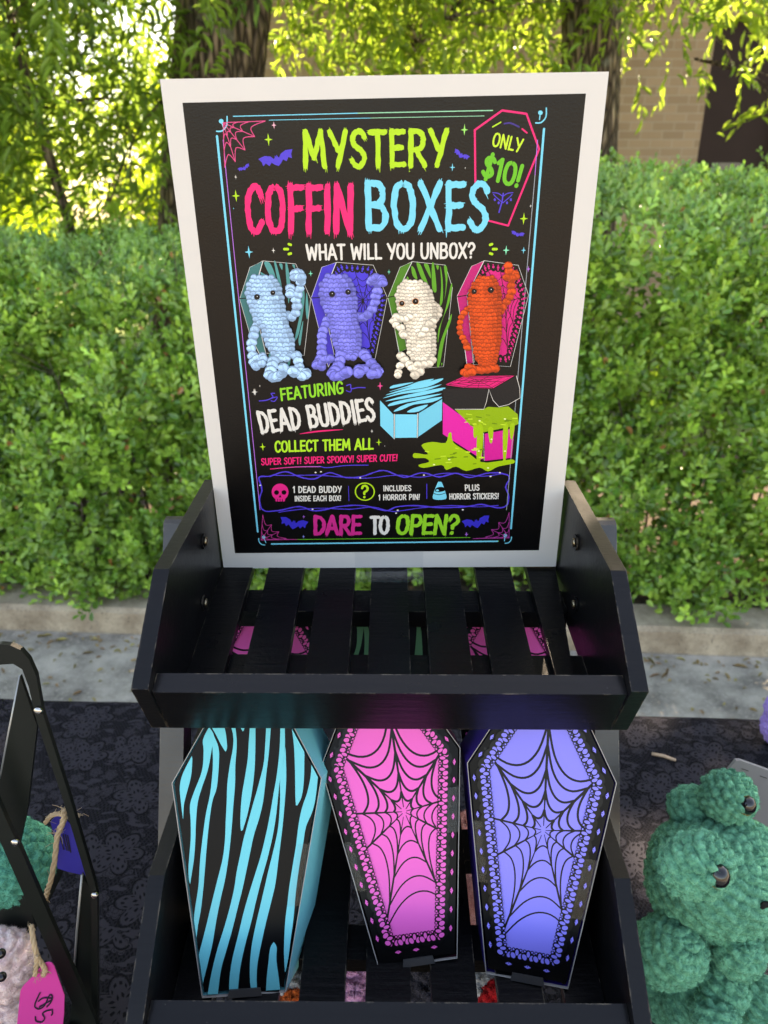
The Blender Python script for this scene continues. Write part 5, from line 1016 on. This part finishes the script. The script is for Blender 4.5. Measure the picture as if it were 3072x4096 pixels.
pk = mat_yarn('pale_pink_chenille', lin('#fce6de'), lin('#dcb8b6'))
pt_ = thing('pale_pink_plush', 'fluffy pale pink plush toy in the lower left corner', 'plush toy', loc=(0, 0, 0)); yarn_blob('head', pk, W(2, 2085, .405), (.027, .026, .029), pt_, seed=41, amp=.0034); yarn_blob('body', pk, W(10, 2195, .405), (.036, .032, .030), pt_, seed=42, amp=.0034)
for x, y in ((2, 2060), (4, 2110)): ball('eye', glassy, W(x, y, .379), .0036, pt_, (0, 0, 0))
# price tags on jute twine
nv = thing('price_tag', 'navy blue paper price tag with scribbled ink on jute twine', 'price tag', loc=(0, 0, 0))
nvm = mat_plain('navy_card', lin('#2c2a8a'), .5, .35, var=.06, nscale=40); slab('card', [(109, 1775), (122, 1762), (140, 1768), (150, 1779), (166, 1791), (172, 1800), (179, 1842), (196, 1890), (192, 1893), (146, 1883), (124, 1876), (120, 1820)], .418, .0006, nvm, nv)
def ink(name, strokes, w, y, col, parent):
    vs, fs = [], []
    for S in strokes:
        S = spline(S, 6); k = len(vs)
        for i, p in enumerate(S):
            a, b_ = S[max(i - 1, 0)], S[min(i + 1, len(S) - 1)]; d = np.array(b_) - np.array(a); d /= np.linalg.norm(d) + 1e-9; q = np.array((-d[1], d[0])) * w / 2
            vs += [tuple(W(p[0] + q[0], p[1] + q[1], y)), tuple(W(p[0] - q[0], p[1] - q[1], y))]
        for i in range(len(S) - 1): fs.append([k + 2 * i, k + 2 * i + 1, k + 2 * i + 3, k + 2 * i + 2])
        y -= 5e-6
    link_mesh(name, vs, fs, mat_plain('ink_' + name, col, .5), parent)
ink('scribble', [[(130, 1808), (134, 1822), (138, 1836)], [(136, 1802), (140, 1820), (145, 1838)], [(141, 1802), (145, 1820), (149, 1839)], [(146, 1804), (149, 1822), (153, 1842)]], 2.6, .4176, (.004, .004, .012), nv)
twine('twine', [W(98, 1777, .416), W(110, 1762, .412), W(128, 1758, .412), W(140, 1764, .41), W(136, 1780, .410), W(127, 1800, .408)], .0018, None, 16, nv)
twine('twine', [W(138, 1748, .411), W(137, 1770, .408), W(124, 1805, .407), W(119, 1850, .407), W(110, 1900, .407), W(102, 1925, .407), (W(96, 1948, .407))], .0021, None, 30, nv)
twine('twine', [W(156, 1752, .42), W(164, 1760, .42), W(171, 1763, .42)], .0017, None, 14, nv)
pg = thing('price_tag', 'pink paper price tag marked $5 tied to the pale pink plush', 'price tag', loc=(0, 0, 0))
slab('card', [(93, 2082), (103, 2079), (111, 2080), (117, 2088), (139, 2151), (138, 2190), (132, 2250), (33, 2250), (44, 2141), (49, 2131), (75, 2105)], .364, .0007, mat_plain('magenta_card', lin('#c43a8c'), .5, .35, var=.05, nscale=40), pg)
ink('price', [[(87, 2144), (79, 2160), (75, 2174), (84, 2180), (96, 2172), (107, 2150), (113, 2154), (109, 2166), (100, 2176)], [(82, 2164), (94, 2156), (114, 2157)], [(84, 2176), (98, 2168), (112, 2160)], [(112, 2180), (113, 2190), (110, 2194)], [(110, 2182), (100, 2184), (92, 2190), (96, 2200), (90, 2208), (78, 2206), (76, 2196)]], 3.0, .3634, (.006, .006, .016), pg)
twine('twine', [W(68, 1998, .372), W(72, 2030, .366), W(80, 2065, .362), W(92, 2085, .362), W(97, 2096, .362), W(93, 2106, .363)], .0019, None, 26, pg)
twine('twine', [W(80, 2064, .361), W(78, 2085, .361), W(75, 2107, .362)], .0017, None, 12, pg)
# toys glimpsed under the slats
y_pink = mat_yarn('rose_chenille', lin('#d9a3c4'), lin('#a8688e')); y_bw = mat_yarn('speckled_chenille', lin('#c8c8c8'), lin('#08080a')); y_dk = mat_yarn('dark_chenille', lin('#3c3a44'), lin('#050507')); y_red = mat_yarn('red_chenille', lin('#c01a20'), lin('#7a0c12')); y_or = mat_yarn('orange_chenille', lin('#d8642c'), lin('#8a3210')); y_sal = mat_yarn('salmon_chenille', lin('#dda09a'), lin('#a8605c'))
for name, mats, x, y, f, lbl in (('rose_plush', (y_pink, y_pink), 752, 2140, .372, 'rose pink fluffy toy glimpsed between the lowest slats'), ('speckled_plush', (y_bw, y_red), 1046, 2130, .372, 'black and white speckled toy with a red snout under the slats'), ('dark_plush', (y_dk, y_dk), 922, 2125, .375, 'dark speckled toy glimpsed under the pink coffin box'), ('orange_plush', (y_bw, y_or), 622, 2150, .372, 'brown toy with an orange beak under the zebra coffin box')):
    c = W(x, y, f); t = thing(name, lbl, 'plush toy', loc=(c.x, c.y, c.z)); yarn_blob('body', mats[0], c, (.027, .022, .026), t, seed=x, org=c, amp=.0035); yarn_blob('head' if mats[0] is mats[1] else 'snout', mats[1], c + Vector((.006, -.016, .010)), .0135, t, seed=x + 1, org=c)
c = W(1018, 1910, .50); t = thing('salmon_plush', 'salmon pink fluffy toy behind the gap between two coffin boxes', 'plush toy', loc=c); yarn_blob('body', y_sal, c, (.03, .03, .05), t, seed=77, org=c, amp=.0035); yarn_blob('head', y_sal, c + Vector((0, .01, .05)), .022, t, seed=78, org=c)
